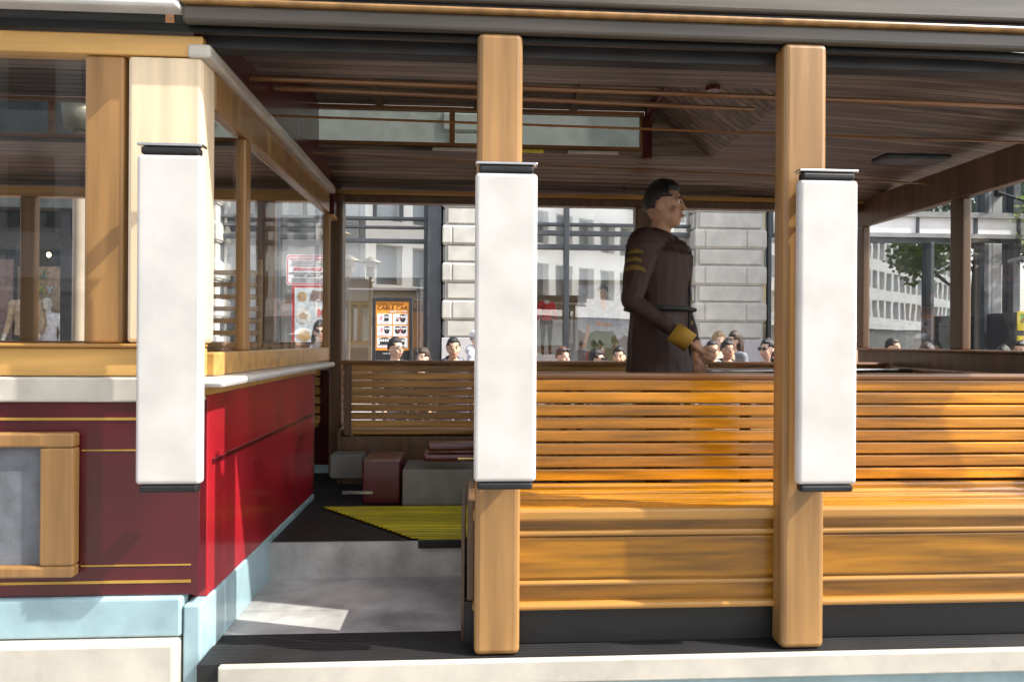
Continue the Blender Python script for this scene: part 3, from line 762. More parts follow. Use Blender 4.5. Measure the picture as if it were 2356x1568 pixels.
lamp(180, 5.95, Z(300, 5.95, 180), 1.35, 'tall lamp post seen through the cabin window at far left')

# --- payment sign on the lamp
sg = empty('payment_sign', at(708, 621, 10.3)); tag(sg, 'white sign with red border reading PROOF OF PAYMENT REQUIRED', 'sign')
sw, sh = 96 / F0 * 10.3, 69 / F0 * 10.3
def rrect(w, h, r, n=6):
    pts = []
    for cx, cz, a0 in ((w / 2 - r, h / 2 - r, 0), (-w / 2 + r, h / 2 - r, 90), (-w / 2 + r, -h / 2 + r, 180), (w / 2 - r, -h / 2 + r, 270)):
        for k in range(n + 1):
            a = R(a0 + 90 * k / n); pts.append(Vector((cx + r * math.cos(a), 0, cz + r * math.sin(a))))
    return pts
MB().quadprism(rrect(sw, sh, .05), (0, .006, 0)).build('sign_board', M['signwhite'], sg)
def ring(w, h, r, t, y, m_, par, nm):
    o_ = rrect(w, h, r); i_ = rrect(w - 2 * t, h - 2 * t, r - t * .6); mb = MB(); n = len(o_)
    for k in range(n):
        a, b, c, d = o_[k], o_[(k + 1) % n], i_[(k + 1) % n], i_[k]
        mb.quadprism([p + Vector((0, y, 0)) for p in (a, b, c, d)], (0, -.002, 0))
    return mb.build(nm, M[m_], par)
ring(sw - .03, sh - .03, .045, .012, -.001, 'signred', sg, 'sign_border')
text('PROOF OF PAYMENT REQUIRED', .036, (0, -.004, sh * .36), 'redink', sg)
for i, t in enumerate(('PASSENGERS MUST POSSESS VALID FARE RECEIPT', 'OR TRANSFER WHILE ON CABLE CARS OR INSIDE', 'THE PAID AREA. VIOLATORS ARE SUBJECT TO A FINE')):
    text(t, .0205, (0, -.004, sh * (.27 - .065 * i)), 'ink', sg)
text('需要出示付費憑證', .052, (0, -.004, sh * .02), 'redink', sg)
text('乘車時必須持有有效的車票或轉乘票並隨時出示', .026, (0, -.004, -sh * .11), 'ink', sg)
text('違者可被罰款。請購買車票後上車', .026, (0, -.004, -sh * .19), 'ink', sg)
for i in range(3): text('SE REQUIERE COMPROBANTE DE PAGO PARA VIAJAR EN EL', .017, (0, -.004, -sh * (.28 + .055 * i)), 'inkgrey', sg)
cl = MB()
for dz in (.15, -.13): cl.box(sw / 2 - .01, sw / 2 + .10, .0, .03, dz, dz + .03, .004)
cl.build('clamp', M['chrome'], sg)

# --- safety tips boards
def board_icons(par, W, s):
    pass
def tips_board(px0, px1, ytop, Y, label):
    W = (px1 - px0) / F0 * Y; xc = X((px0 + px1) / 2, Y); zt = Z(ytop, Y, (px0 + px1) / 2)
    H = W * 1.95
    root = empty('notice_board', (xc, Y, .098)); tag(root, label, 'notice board', 'orange cable car safety notice boards')
    zt -= .098; zb = zt - H; f = MB(); t = W * .085
    f.box(-W / 2, -W / 2 + t, 0, .06, 0, zt, .006); f.box(W / 2 - t, W / 2, 0, .06, 0, zt, .006)
    f.box(-W / 2 + t, W / 2 - t, .002, .058, zt - t, zt - .001); f.box(-W / 2 + t, W / 2 - t, .002, .058, zb, zb + t)
    f.build('board_frame', M['blackframe'], root)
    pw = W - 2 * t; ptop = zt - t; pb = ptop - pw * 1.48
    MB().box(-pw / 2, pw / 2, .02, .03, pb, ptop).build('poster', M['orange'], root)
    MB().box(-pw / 2, pw / 2, .022, .03, zb + t, pb - .001).build('caption_panel', M['ink'], root)
    text('WORLD FAMOUS', pw * .10, (-pw * .46, .017, ptop - pw * .09), 'brownink', root, align='LEFT')
    text('CABLE CAR', pw * .165, (0, .017, ptop - pw * .20), 'brownink', root, sx=1.06)
    text('SAFETY TIPS', pw * .098, (pw * .46, .017, ptop - pw * .315), 'printwhite', root, align='RIGHT', sx=1.05)
    text('LOOK OUT FOR TRAFFIC', pw * .05, (0, .017, pb - pw * .1), 'printwhite', root)
    pnl = MB(); blk = MB(); red = MB(); wht = MB()
    cw, chh = pw * .44, pw * .315
    def car_front(cx, cz, s_):
        blk.box(cx - .12 * s_, cx + .12 * s_, .0145, .0155, cz - .10 * s_, cz + .12 * s_)
        blk.box(cx - .14 * s_, cx + .14 * s_, .014, .015, cz + .13 * s_, cz + .17 * s_); blk.box(cx - .08 * s_, cx + .08 * s_, .0138, .0148, cz + .165 * s_, cz + .20 * s_)
        blk.box(cx - .08 * s_, cx + .08 * s_, .0138, .0148, cz - .17 * s_, cz - .09 * s_)
        blk.quadprism([Vector((cx - .14 * s_, .0142, cz + .02 * s_)), Vector((cx + .14 * s_, .0142, cz + .02 * s_)), Vector((cx + .10 * s_, .0142, cz - .13 * s_)), Vector((cx - .10 * s_, .0142, cz - .13 * s_))], (0, .001, 0))
        for k in (-1, 0, 1): wht.box(cx + k * .075 * s_ - .026 * s_, cx + k * .075 * s_ + .026 * s_, .011, .0125, cz + .03 * s_, cz + .12 * s_)
        wht.ell((cx, .0125, cz - .04 * s_), (.014 * s_, .001, .014 * s_))
    def car_side(cx, cz, s_, w=.34):
        blk.box(cx - w / 2 * s_, cx + w / 2 * s_, .014, .015, cz - .10 * s_, cz + .01 * s_)
        blk.box(cx - w * .62 * s_, cx + w * .55 * s_, .014, .015, cz + .13 * s_, cz + .16 * s_)
        blk.box(cx - w * .35 * s_, cx + w * .4 * s_, .0138, .015, cz + .16 * s_, cz + .19 * s_)
        for k in range(5): blk.box(cx + (-.5 + k * .245) * w * s_, cx + (-.5 + k * .245 + .05) * w * s_, .0142, .0152, cz + .01 * s_, cz + .13 * s_)
        blk.box(cx - w * .7 * s_, cx + w * .45 * s_, .0138, .0148, cz - .14 * s_, cz - .11 * s_)
    def runner(cx, cz, s_):
        red.ell((cx + .02 * s_, .0145, cz + .085 * s_), (.02 * s_, .001, .022 * s_))
        for a, b in (((.01, .06), (-.01, -.01)), ((-.01, -.01), (.04, -.05)), ((.04, -.05), (.01, -.10)), ((-.01, -.01), (-.05, -.05)), ((-.05, -.05), (-.10, -.04)), ((.01, .05), (.07, .03)), ((.01, .05), (-.05, .02))):
            red.tube([(cx + a[0] * s_, .0145, cz + a[1] * s_), (cx + b[0] * s_, .0145, cz + b[1] * s_)], .009 * s_, 5)
    for r_ in range(3):
        for c_ in range(2):
            cx = (-.5 + c_) * pw * .475; cz = ptop - pw * (.535 + .355 * r_)
            pnl.box(cx - cw / 2, cx + cw / 2, .016, .0195, cz - chh / 2, cz + chh / 2)
            s_ = pw * .72; zz = cz + pw * .02
            k = r_ * 2 + c_
            if k == 0: car_side(cx + .10 * s_ * .8, zz, s_ * .85, .22); runner(cx - .14 * s_, zz, s_)
            elif k == 1: car_front(cx + .10 * s_, zz, s_ * .9); car_front(cx - .13 * s_, zz - .05 * s_, s_ * .45); runner(cx - .03 * s_, zz, s_ * .9)
            elif k == 2: car_front(cx + .10 * s_, zz, s_ * .85); runner(cx - .12 * s_, zz, s_ * 1.1)
            elif k == 3: car_front(cx + .13 * s_, zz, s_ * .85); car_front(cx - .12 * s_, zz, s_ * .85); runner(cx, zz - .02 * s_, s_)
            elif k == 4: car_side(cx, zz, s_ * .95, .4)
            else: car_side(cx + .05 * s_, zz, s_ * .9, .3)
            red.box(cx - cw * .3, cx + cw * .3, .0145, .0158, cz - chh * .40, cz - chh * .375)
    pnl.build('picture_panel', M['printwhite'], root); blk.build('pictogram', M['ink'], root); red.build('pictogram', M['redink'], root, label='red running figure pictograms'); wht.build('pictogram_highlight', M['printwhite'], root)
    return root
tips_board(857, 948, 685, 10.5, 'black framed orange CABLE CAR SAFETY TIPS board left of the stone pillar')
tips_board(1918, 2003, 715, 10.35, 'orange CABLE CAR SAFETY TIPS board standing right of the lamp by the corner shop')

# --- flat window posters
def flat(root, pts, m_, y, nm, Y0, t=.003):
    q = [at(px, py, Y0) for px, py in pts]; c = root.location
    mb = MB(); mb.quadprism([Vector((v.x - c.x, y, v.z - c.z)) for v in q], (0, t, 0)); return mb.build(nm, M[m_], root)
def circ(cx, cy, rx, ry=None, n=24): ry = ry or rx; return [(cx + rx * math.cos(2 * math.pi * k / n), cy + ry * math.sin(2 * math.pi * k / n)) for k in range(n)]
YP = 12.1
ps = empty('accessories_poster', at(714, 790, YP)); tag(ps, 'pale poster with red edge showing hat, shorts, bag and red sandals', 'poster')
flat(ps, [(671, 657), (757, 657), (757, 850), (671, 850)], 'signred', .03, 'poster_edge', YP)
flat(ps, [(677, 661), (756, 661), (756, 849), (677, 849)], 'posterpale', .02, 'poster_sheet', YP)
flat(ps, circ(695, 682, 10, 11), 'straw', .014, 'straw_hat', YP); flat(ps, circ(695, 682, 6.5, 7), 'tancloth', .010, 'hat_crown', YP)
flat(ps, [(718, 667), (733, 669), (749, 668), (754, 689), (744, 692), (733, 694), (726, 692), (712, 689)], 'taupe', .014, 'shorts_print', YP)
flat(ps, [(681, 722), (686, 712), (690, 706), (694, 709), (697, 703), (703, 712), (711, 718), (714, 728), (710, 738), (700, 744), (688, 741), (682, 733)], 'plastic', .014, 'bag_print', YP)
flat(ps, [(688, 722), (697, 718), (707, 724), (704, 733), (692, 733)], 'tancloth', .010, 'bag_fold', YP)
for dx in (0, 10): flat(ps, circ(733 + dx, 719, 4, 10), 'redcloth', .014, 'sandal_print', YP)
flat(ps, [(682, 776), (686, 762), (695, 756), (706, 758), (712, 766), (714, 778), (700, 786)], 'straw', .014, 'cap_print', YP)

YM = 12.75
mp_ = empty('fashion_poster', at(1380, 835, YM)); tag(mp_, 'large shop poster of a dark haired man in a grey shirt', 'poster')
flat(mp_, [(1330, 655), (1470, 655), (1470, 850), (1330, 850)], 'postergrey', .03, 'poster_sheet', YM)
flat(mp_, [(1330, 757), (1350, 770), (1400, 800), (1438, 770), (1470, 800), (1470, 850), (1330, 850)], 'rock', .024, 'rock_print', YM)
flat(mp_, [(1362, 752), (1352, 790), (1356, 828), (1378, 830), (1385, 800), (1402, 832), (1436, 810), (1412, 765), (1400, 748)], 'greenpants', .018, 'trousers_print', YM)
flat(mp_, [(1357, 765), (1356, 735), (1358, 715), (1366, 700), (1376, 694), (1388, 700), (1410, 706), (1424, 724), (1428, 755), (1400, 762), (1372, 760)], 'shirtgrey', .014, 'shirt_print', YM)
flat(mp_, [(1352, 744), (1360, 750), (1348, 800), (1340, 798)], 'skinA', .012, 'arm_print', YM)
flat(mp_, [(1372, 738), (1410, 744), (1410, 752), (1370, 748)], 'skinA', .011, 'arm_print', YM)
flat(mp_, [(1382, 680), (1394, 680), (1396, 697), (1391, 716), (1381, 696)], 'skinA', .012, 'neck_print', YM)
flat(mp_, circ(1387, 674, 9.5, 14), 'skinA', .010, 'face_print', YM)
flat(mp_, [(1376, 672), (1375, 662), (1380, 656), (1390, 654), (1399, 660), (1399, 672), (1395, 665), (1386, 664), (1379, 667)], 'hairbrown', .008, 'hair_print', YM)
for dx in (-4, 4): flat(mp_, circ(1387 + dx, 673, 1.8, .9, 8), 'hairbrown', .008, 'eye_print', YM)
flat(mp_, circ(1387, 682, 3, 1, 8), 'lip', .008, 'mouth_print', YM)

# ------------------------------------------------------------------ hanging plants
def leafball(mb, c, r, n, ls, squash=1.0, seed=0):
    rd = random.Random(seed)
    for _ in range(n):
        while True:
            v = Vector((rd.uniform(-1, 1), rd.uniform(-1, 1), rd.uniform(-1, 1)))
            if v.length < 1: break
        v = v * (.55 + .45 * rd.random()) * 1.15
        k = 1 + .35 * noise.noise(v * 2.2 + Vector((seed, 0, 0)))
        p = Vector(c) + Vector((v.x * r[0], v.y * r[1], v.z * r[2])) * k
        a = Vector((rd.gauss(0, 1), rd.gauss(0, 1), rd.gauss(0, 1))).normalized(); b = a.orthogonal().normalized()
        l = ls * rd.uniform(.6, 1.3); w = l * .45
        q = [p, p + a * l * .5 + b * w, p + a * l, p + a * l * .5 - b * w]
        mb.bm.faces.new([mb.bm.verts.new(x) for x in q])
for (px, py, Y, r, lab) in ((1768, 726, 12.7, .13, 'small green plant in the window beside the right stone pillar'),
                            (1815, 672, 12.8, .26, 'upper trailing basket plant in the tan shop window'),
                            (1818, 735, 12.8, .24, 'lower hanging basket plant in the tan shop window')):
    c = at(px, py, Y); root = empty('hanging_plant', c); tag(root, lab, 'plant', 'hanging plants in the shop window')
    mb = MB(); leafball(mb, (0, 0, -.03), (r * 1.1, r * .8, r * .8), 260, .08, seed=int(px)); mb.build('foliage', M['leafm'], root)
    MB().lathe([(.02, -.12), (.09, -.06), (.11, .02), (.10, .02)]).build('basket', M['bark'], root)
    MB().tube([(0, 0, 0), (0, 0, 4.4 - c.z)], .004, 5).build('hanging_wire', M['darkmetal'], root)

# ------------------------------------------------------------------ tree at right
tx, ty = X(2610, 9.3), 9.3
tree = empty('street_tree', (tx, ty, .098)); tag(tree, 'leafy bright green street tree at the right edge by the corner shop', 'tree')
tk = MB(); tk.tube([(0, 0, 0), (.03, 0, 1.2), (-.02, .03, 2.4), (.05, 0, 3.7)], [.13, .10, .085, .05], 10)
rd = random.Random(3); tips = []
for i in range(9):
    a = i * .7 + rd.random(); h = 2.35 + rd.random() * 1.2; l = .7 + rd.random() * .5
    e = Vector((math.cos(a) * l, math.sin(a) * l, h + .6 + rd.random() * .5)); tips.append(e)
    tk.tube([(0, 0, h), (e.x * .5, e.y * .5, h + .35), e], [.04, .028, .012], 6)
tk.build('trunk', M['bark'], tree)
cr = MB()
for i, e in enumerate(tips): leafball(cr, e, (.55, .55, .45), 420, .10, seed=40 + i)
leafball(cr, (0, 0, 3.9), (.9, .9, .75), 1400, .10, seed=99)
cr.build('crown', M['leafm'], tree)

# ------------------------------------------------------------------ kiosk at the right edge
kx = X(2338, 9.9); kk = empty('news_kiosk', (kx + .5, 9.9, .098)); tag(kk, 'yellow and green news kiosk at the right edge of the view', 'kiosk')
kz = lambda py: Z(py, 9.9, 2345) - .098
MB().box(-.5, .6, 0, .6, 0, kz(718), .01).build('kiosk_body', M['blackframe'], kk)
b = MB()
for a in ((-.49, .58, kz(722), kz(716)), (-.49, .58, kz(742 + 18), kz(742))): b.box(a[0], a[1], -.03, -.002, a[2], a[3])
b.box(-.49, -.46, -.028, -.002, kz(742), kz(722)); b.build('yellow_trim', M['yellowpanel'], kk)
MB().box(-.455, .58, -.02, -.003, kz(741), kz(722.5)).build('green_panel', M['greenpanel'], kk)
MB().box(-.49, .58, -.025, -.002, kz(850), kz(772)).build('yellow_panel', M['yellowpanel'], kk)
sc_ = MB()
for k in range(5):
    a = k * 1.3; sc_.tube([(-.40 + .06 * k, -.03, kz(790)), (-.36 + .06 * math.cos(a) + .04 * k, -.03, kz(800) + .05 * math.sin(a)), (-.30 + .03 * k, -.03, kz(806 + 4 * math.sin(a)))], .008, 5)
sc_.build('scribble_mark', M['ink'], kk)
for k in range(3): MB().tube([(-.44 + .1 * k, -.025, kz(741)), (-.36 + .12 * k, -.025, kz(726))], .008, 5).build('red_stripe', M['redink'], kk)

# ------------------------------------------------------------------ PEOPLE
def remesh(mb, voxel, smooth=4):
    bmesh.ops.recalc_face_normals(mb.bm, faces=mb.bm.faces)
    me = bpy.data.meshes.new('t'); mb.bm.to_mesh(me); mb.bm.free()
    o = bpy.data.objects.new('t', me); COL.objects.link(o)
    r = o.modifiers.new('r', 'REMESH'); r.mode = 'VOXEL'; r.voxel_size = voxel
    s = o.modifiers.new('s', 'SMOOTH'); s.factor = .5; s.iterations = smooth
    bpy.context.view_layer.update()
    out = bpy.data.meshes.new_from_object(o.evaluated_get(bpy.context.evaluated_depsgraph_get()))
    bpy.data.objects.remove(o)
    return out
def V(*a): return Vector(a)
HAIR = {}
def hairmesh(kind, s):
    mb = MB()
    U, Vn = 36, 26
    L = {'short': 0.0, 'bob': .10, 'long': .30, 'crop': 0, 'curly': .02, 'cap': 0}[kind]
    th = {'short': 1.12, 'bob': 1.16, 'long': 1.13, 'crop': 1.05, 'curly': 1.2, 'cap': 1.14}[kind]
    rings = []
    for i in range(Vn + 1):
        ph = math.pi * i / Vn
        row = []
        for k in range(U):
            a = 2 * math.pi * k / U
            d = Vector((math.sin(ph) * math.cos(a), math.sin(ph) * math.sin(a), math.cos(ph)))
            nz = noise.noise(Vector((d.x * 5, d.y * 5, d.z * 1.5)) + Vector((len(kind), 3, 1))) * .06
            if kind == 'curly': nz = noise.noise(d * 9) * .22
            t = th + nz
            front = -d.y       # 1 = face side
            lim = .52 if kind in ('short', 'crop', 'cap', 'curly') else .42
            hide = False
            if front > .15 and d.z < lim - (0.35 if abs(d.x) > .72 else 0): hide = True
            if L < .05 and d.z < -.25 + (.25 if front > -.1 else 0): hide = True
            if hide: t = .80
            p = Vector((d.x * .078 * t, d.y * .098 * t + .004, d.z * .118 * t))
            if not hide and L > .05 and d.z < .1:
                f = (0.1 - d.z) / 1.1
                p.z -= L * f; p.x = (p.x + (.078 * 1.02 * (1 if d.x > 0 else -1) if abs(d.x) > .3 else 0) * f * .7); p.y = p.y + (.03 * f)
            row.append(mb.bm.verts.new((p + Vector((0, 0, .0))) * s))
        rings.append(row)
    for i in range(Vn):
        for k in range(U):
            try: mb.bm.faces.new([rings[i][k], rings[i][(k + 1) % U], rings[i + 1][(k + 1) % U], rings[i + 1][k]])
            except Exception: pass
    bmesh.ops.remove_doubles(mb.bm, verts=mb.bm.verts, dist=1e-5)
    return mb

def person(label, px, ytop, Y, face, hair='short', hairm='hairblack', skin='skinA', top='blackcloth', legs='jeans',
           glasses=None, extra=(), name='person', cat='person', headless=False, tilt=0, zf=.098, h=None, female=False,
           pose=None, voxel=.013, group=None, girth=1.0, deep=1.0, coat=False):
    x = X(px, Y); 
    if h is None: h = Z(ytop, Y, px) - zf
    s = h / 1.765
    root = empty(name, (x, Y, zf), face)
    tag(root, label, cat, group)
    g = girth * (.92 if female else 1)
    P = dict(sh=V(.185 * g, .01, 1.43), el=V(.25 * g, .03, 1.15), wr=V(.25 * g, -.10, .92), hip=V(.095, 0, .93), kn=V(.10, -.01, .50), an=V(.105, .02, .09))
    PL = {k: V(-v.x, v.y, v.z) for k, v in P.items()}
    if pose:
        for k, v in pose.get('R', {}).items(): PL[k] = V(*v)     # person's right arm is on -x when facing -y
        for k, v in pose.get('L', {}).items(): P[k] = V(*v)
    b = MB()
    if coat:
        tz = [(.70, .185), (.74, .19), (.90, .178), (1.05, .165), (1.15, .165), (1.28, .178), (1.38, .18), (1.44, .13)]
    else:
        tz = [(.86, .14), (.92, .168), (1.0, .16), (1.10, .145), (1.22, .158), (1.34, .172), (1.41, .16), (1.455, .10)]
    b.tube([V(0, .008, z) for z, _ in tz], [r_ * g for _, r_ in tz], 20, sq=(1, .66 * deep))
    b.tube([V(-.14 * g, .01, 1.42), V(0, .01, 1.455), V(.14 * g, .01, 1.42)], [.07, .075, .07], 12)
    if not headless:
        b.tube([V(0, .02, 1.40), V(0, .005, 1.56)], [.062, .052], 12)
    else:
        b.tube([V(0, .02, 1.40), V(0, .01, 1.53)], [.05, .045], 12)
    hands = []
    for q in (P, PL):
        b.tube([q['sh'], q['el']], [.062 * g, .048], 10); b.ell(q['sh'], (.066 * g,) * 3); b.ell(q['el'], (.047,) * 3)
        b.tube([q['el'], q['wr']], [.048, .034], 10)
        d = (q['wr'] - q['el']).normalized(); hc = q['wr'] + d * .05; hands.append(hc)
        side = d.cross(V(0, 1, 0)) if abs(d.y) < .8 else d.cross(V(0, 0, 1)); side.normalize(); up_ = d.cross(side).normalized()
        b.ell(q['wr'] + d * .045, (.03, .022, .045), d.to_track_quat('Z', 'Y').to_matrix())
        for fi in range(4):
            o_ = up_ * ((fi - 1.5) * .0195)
            l_ = (.068, .078, .074, .058)[fi]
            b.tube([q['wr'] + d * .07 + o_, q['wr'] + d * (.07 + l_ * .55) + o_ * 1.1, q['wr'] + d * (.07 + l_ * .9) + o_ * 1.1 + side * .018], [.0105, .0095, .008], 6)
        b.tube([q['wr'] + d * .02 + up_ * -.02, q['wr'] + d * .06 + up_ * -.045], [.013, .009], 6)
        b.tube([q['hip'], q['kn']], [.085 * g, .058], 12); b.tube([q['kn'], q['an']], [.058, .038], 12); b.ell(q['kn'], (.058,) * 3)
        b.ell((q['an'].x, q['an'].y - .06, .045), (.045, .125, .045))
    hc0 = V(0, -.012, 1.648)
    if not headless:
        b.ell(hc0 + V(0, .006, .012), (.076, .096, .105)); b.ell(hc0 + V(0, -.028, -.058), (.056, .062, .062)); b.ell(hc0 + V(0, -.06, -.088), (.028, .026, .024))
        b.tube([hc0 + V(0, -.088, .012), hc0 + V(0, -.108, -.030)], [.009, .017], 8)
        for sx in (-1, 1):
            b.ell(hc0 + V(sx * .077, .01, -.012), (.012, .020, .032)); b.ell(hc0 + V(sx * .034, -.082, .022), (.022, .012, .010)); b.ell(hc0 + V(sx * .043, -.066, -.032), (.022, .022, .020))
        b.ell(hc0 + V(0, -.089, -.058), (.022, .010, .009))
    for v in b.bm.verts: v.co *= s
    me = remesh(b, voxel * s)
    nrm = [v.normal.copy() for v in me.vertices]
    cos_ = [v.co.copy() for v in me.vertices]
    for i_, v in enumerate(me.vertices):
        v = type('q', (), {'co': cos_[i_]})
        if .3 * s < v.co.z < 1.42 * s:
            f_ = noise.noise(Vector((v.co.x * 9, v.co.y * 9, v.co.z * 4)) / s + Vector((px, 0, 0))) + .5 * noise.noise(Vector((v.co.x * 22, v.co.y * 22, v.co.z * 14)) / s)
            cos_[i_] = v.co + nrm[i_] * f_ * (.012 if coat else .006) * s
    me.vertices.foreach_set('co', [c for v in cos_ for c in v]); me.update()
    for mn in (skin, top, legs, 'shoe'): me.materials.append(M[mn])
    neck = 1.475 * s
    for p in me.polygons:
        c = p.center; p.use_smooth = True
        if c.z < .10 * s: k = 3
        elif (c.z > neck and (c.x * c.x + c.y * c.y) ** .5 < .088 * s) or c.z > 1.53 * s or (not coat and c.z > 1.43 * s and abs(c.x) < .055 * s and c.y < -.02 * s): k = 0
        elif any((c - hh * s).length < .095 * s for hh in hands): k = 0
        elif c.z < .955 * s and abs(c.x) < .20 * s * g: k = 2
        else: k = 1
        p.material_index = k
    me.name = 'body'
    body = bpy.data.objects.new('body', me); COL.objects.link(body); body.parent = root
    def part(mb, nm, m_, sm=True):
        for v in mb.bm.verts: v.co *= s
        return mb.build(nm, M[m_], root, sm)
    if not headless and name == 'person':
        if glasses != 'sun':
            for sx in (-1, 1):
                e = part(MB().ell(hc0 + V(sx * .033, -.0865, .008), (.014, .007, .007)), 'eye', 'eyew')
                q_ = MB().ell(hc0 + V(sx * .033, -.092, .008), (.0075, .0045, .0075))
                for v in q_.bm.verts: v.co *= s
                q_.build('pupil', M['hairblack'], e, True)
        for sx in (-1, 1):
            part(MB().tube([hc0 + V(sx * .016, -.099, .026), hc0 + V(sx * .036, -.098, .032), hc0 + V(sx * .055, -.086, .026)], [.004, .005, .003], 6), 'eyebrow', hairm)
        e = MB(); e.ell(hc0 + V(0, -.0985, -.058), (.022, .006, .0075)); part(e, 'lips', 'lip')
        hm = hairmesh(hair, 1)
        for v in hm.bm.verts: v.co += hc0 + V(0, .004, .014)
        part(hm, 'hair', hairm)
        if glasses:
            gm = MB(); yy = -.112
            for sx in (-1, 1):
                if glasses == 'sun' or glasses == 'up':
                    dz = .085 if glasses == 'up' else 0; dy = .02 if glasses == 'up' else 0
                    gm.ell(hc0 + V(sx * .035, yy + dy + .006, .008 + dz), (.030, .009, .022))
                else:
                    pts = [hc0 + V(sx * .035 + .026 * math.cos(t), yy, .006 + .017 * math.sin(t)) for t in [2 * math.pi * k / 12 for k in range(13)]]
                    gm.tube(pts, .0032, 5, False)
                dz = .085 if glasses == 'up' else 0
                gm.tube([hc0 + V(sx * .062, yy + .006, .012 + dz), hc0 + V(sx * .082, -.05, .013 + dz), hc0 + V(sx * .082, .0, .012 + dz)], .003, 5)
            gm.tube([hc0 + V(-.012, yy, .012), hc0 + V(.012, yy, .012)], .003, 5) if glasses != 'up' else None
            part(gm, 'glasses', 'lens')
    for ex in extra:
        if ex[0] == 'collar':      # stand up collar / hood roll round the neck
            c = MB(); n = 20
            pts = [V(.098 * math.sin(t), .015 - .085 * math.cos(t) * (1 if math.cos(t) > 0 else .9), 1.478 + .03 * (1 - math.cos(t)) / 2 - .02 * max(0, math.cos(t)) ** 4) for t in [R(22) + (2 * math.pi - R(44)) * k / n for k in range(n + 1)]]
            c.tube(pts, [.016 + .016 * math.sin(math.pi * k / n) for k in range(n + 1)], 8, sq=(1, 1.3)); part(c, 'collar', ex[1])
        if ex[0] == 'hood':
            c = MB(); c.ell((0, .085, 1.50), (.105, .075, .075)); 
            n = 20; pts = [V(.115 * math.sin(t), .02 - .095 * math.cos(t), 1.47 + .03 * (1 - math.cos(t)) / 2) for t in [R(15) + (2 * math.pi - R(30)) * k / n for k in range(n + 1)]]
            c.tube(pts, [.02 + .022 * math.sin(math.pi * k / n) for k in range(n + 1)], 8); me2 = c; part(me2, 'hood', ex[1])
        if ex[0] == 'stripe':
            c = MB()
            for q in (P, PL):
                c.tube([q['sh'] + V(0, -.062, .03), (q['sh'] + q['el']) / 2 + V(0, -.062, 0), ], .016, 6)
            part(c, 'sleeve_stripe', ex[1])
        if ex[0] == 'cap':
            c = MB(); c.ell(hc0 + V(0, .01, .055), (.088, .106, .075)); c.ell(hc0 + V(0, -.11, .05), (.062, .07, .010)); part(c, 'cap', ex[1])
        if ex[0] == 'peakcap':
            c = MB(); c.lathe([(.080, 0), (.092, .035), (.118, .075), (.10, .095), (.02, .10)], hc0 + V(0, 0, .055)); c.ell(hc0 + V(0, -.105, .062), (.065, .05, .010)); part(c, 'cap', ex[1])
        if ex[0] == 'jacket':      # bulky jacket hem, lapels and belt line
            c = MB(); c.lathe([(.175 * g, .86), (.19 * g, .90), (.175 * g, 1.02)], (0, .01, 0)); 
            for v in c.bm.verts: v.co.y *= .78
            part(c, 'jacket_hem', ex[1])
        if ex[0] == 'patch':
            c = MB(); q = PL
            for f_ in (.22, .36, .50):
                p_ = q['sh'].lerp(q['el'], f_); dd = (q['el'] - q['sh']).normalized() * .013
                c.tube([p_ - dd, p_ + dd], .062 * g * (1 - f_) + .048 * f_ + .004, 16)
            part(c, 'sleeve_band', ex[1])
        if ex[0] == 'buttons':
            for k in range(5):
                part(MB().ell((.035, -.66 * .172 * g * deep + .008 - .004 * (k > 2), 1.36 - k * .11), (.011, .005, .011)), 'button', 'gold2')
            part(MB().tube([V(.0, -.66 * .172 * g * deep + .004, 1.40), V(.0, -.66 * .168 * g * deep + .006, 1.06), V(.0, -.66 * .18 * g * deep + .004, .74)], .006, 6), 'coat_seam', 'blackcloth')
            c = MB(); c.tube([V(.172 * g * math.sin(t), .008 - .115 * g * deep * math.cos(t), 1.10) for t in [2 * math.pi * k / 24 for k in range(25)]], .014, 6, sq=(1, 2.2)); part(c, 'belt', 'blackcloth')
        if ex[0] == 'cuff':
            c = MB(); q = PL
            d = (q['wr'] - q['el']).normalized(); c.tube([q['wr'] - d * .09, q['wr'] + d * .01], [.052, .05], 14); part(c, 'glove_cuff', ex[1])
    return root
RZ = R
# face angle: 0 looks at the camera, positive turns towards the right of the picture
person('woman in sunglasses with tousled dark hair in front of the accessories poster', 737, 741, 8.6, RZ(15), 'bob', 'hairblack', 'skinB', 'blackcloth', glasses='sun', female=True)
person('smiling young man in thin glasses and black jacket before the orange notice board', 909, 779, 7.5, RZ(48), 'short', 'hairblack', 'skinB', 'blackcloth', glasses='clear', extra=(('collar', 'blackcloth'),))
person('woman with short dark brown hair looking down between two men', 975, 803, 8.0, RZ(-25), 'bob', 'hairbrown', 'skinB', 'trousers', female=True)
person('stocky middle aged man in navy hooded jacket before the left stone pillar', 1043, 779, 7.4, RZ(8), 'short', 'hairblack', 'skinA', 'navy', extra=(('hood', 'navy'), ('collar', 'greyhood')), girth=1.15)
person('person in white hooded top walking past the left stone pillar', 1098, 759, 8.6, RZ(70), 'crop', 'hairgrey', 'skinB', 'whitecloth', extra=(('hood', 'whitecloth'), ('cap', 'whitecloth')))
person('small dark haired woman half hidden behind the middle white grab pole', 1130, 804, 7.6, RZ(10), 'bob', 'hairbrown', 'skinB', 'tancloth', female=True)
person('man in glasses and pink shirt behind the middle white grab pole', 1212, 780, 7.6, RZ(25), 'short', 'hairbrown', 'skinB', 'pink', glasses='clear')
person('brown haired woman with sunglasses pushed up on her head below the shop window mullion', 1294, 801, 7.6, RZ(32), 'short', 'hairred', 'skinB', 'blackcloth', glasses='up', female=True, extra=(('collar', 'blackcloth'),))
person('woman with long straight black hair and dark sunglasses below the man poster', 1372, 806, 7.5, RZ(52), 'long', 'hairblack', 'skinB', 'blackcloth', glasses='sun', female=True)
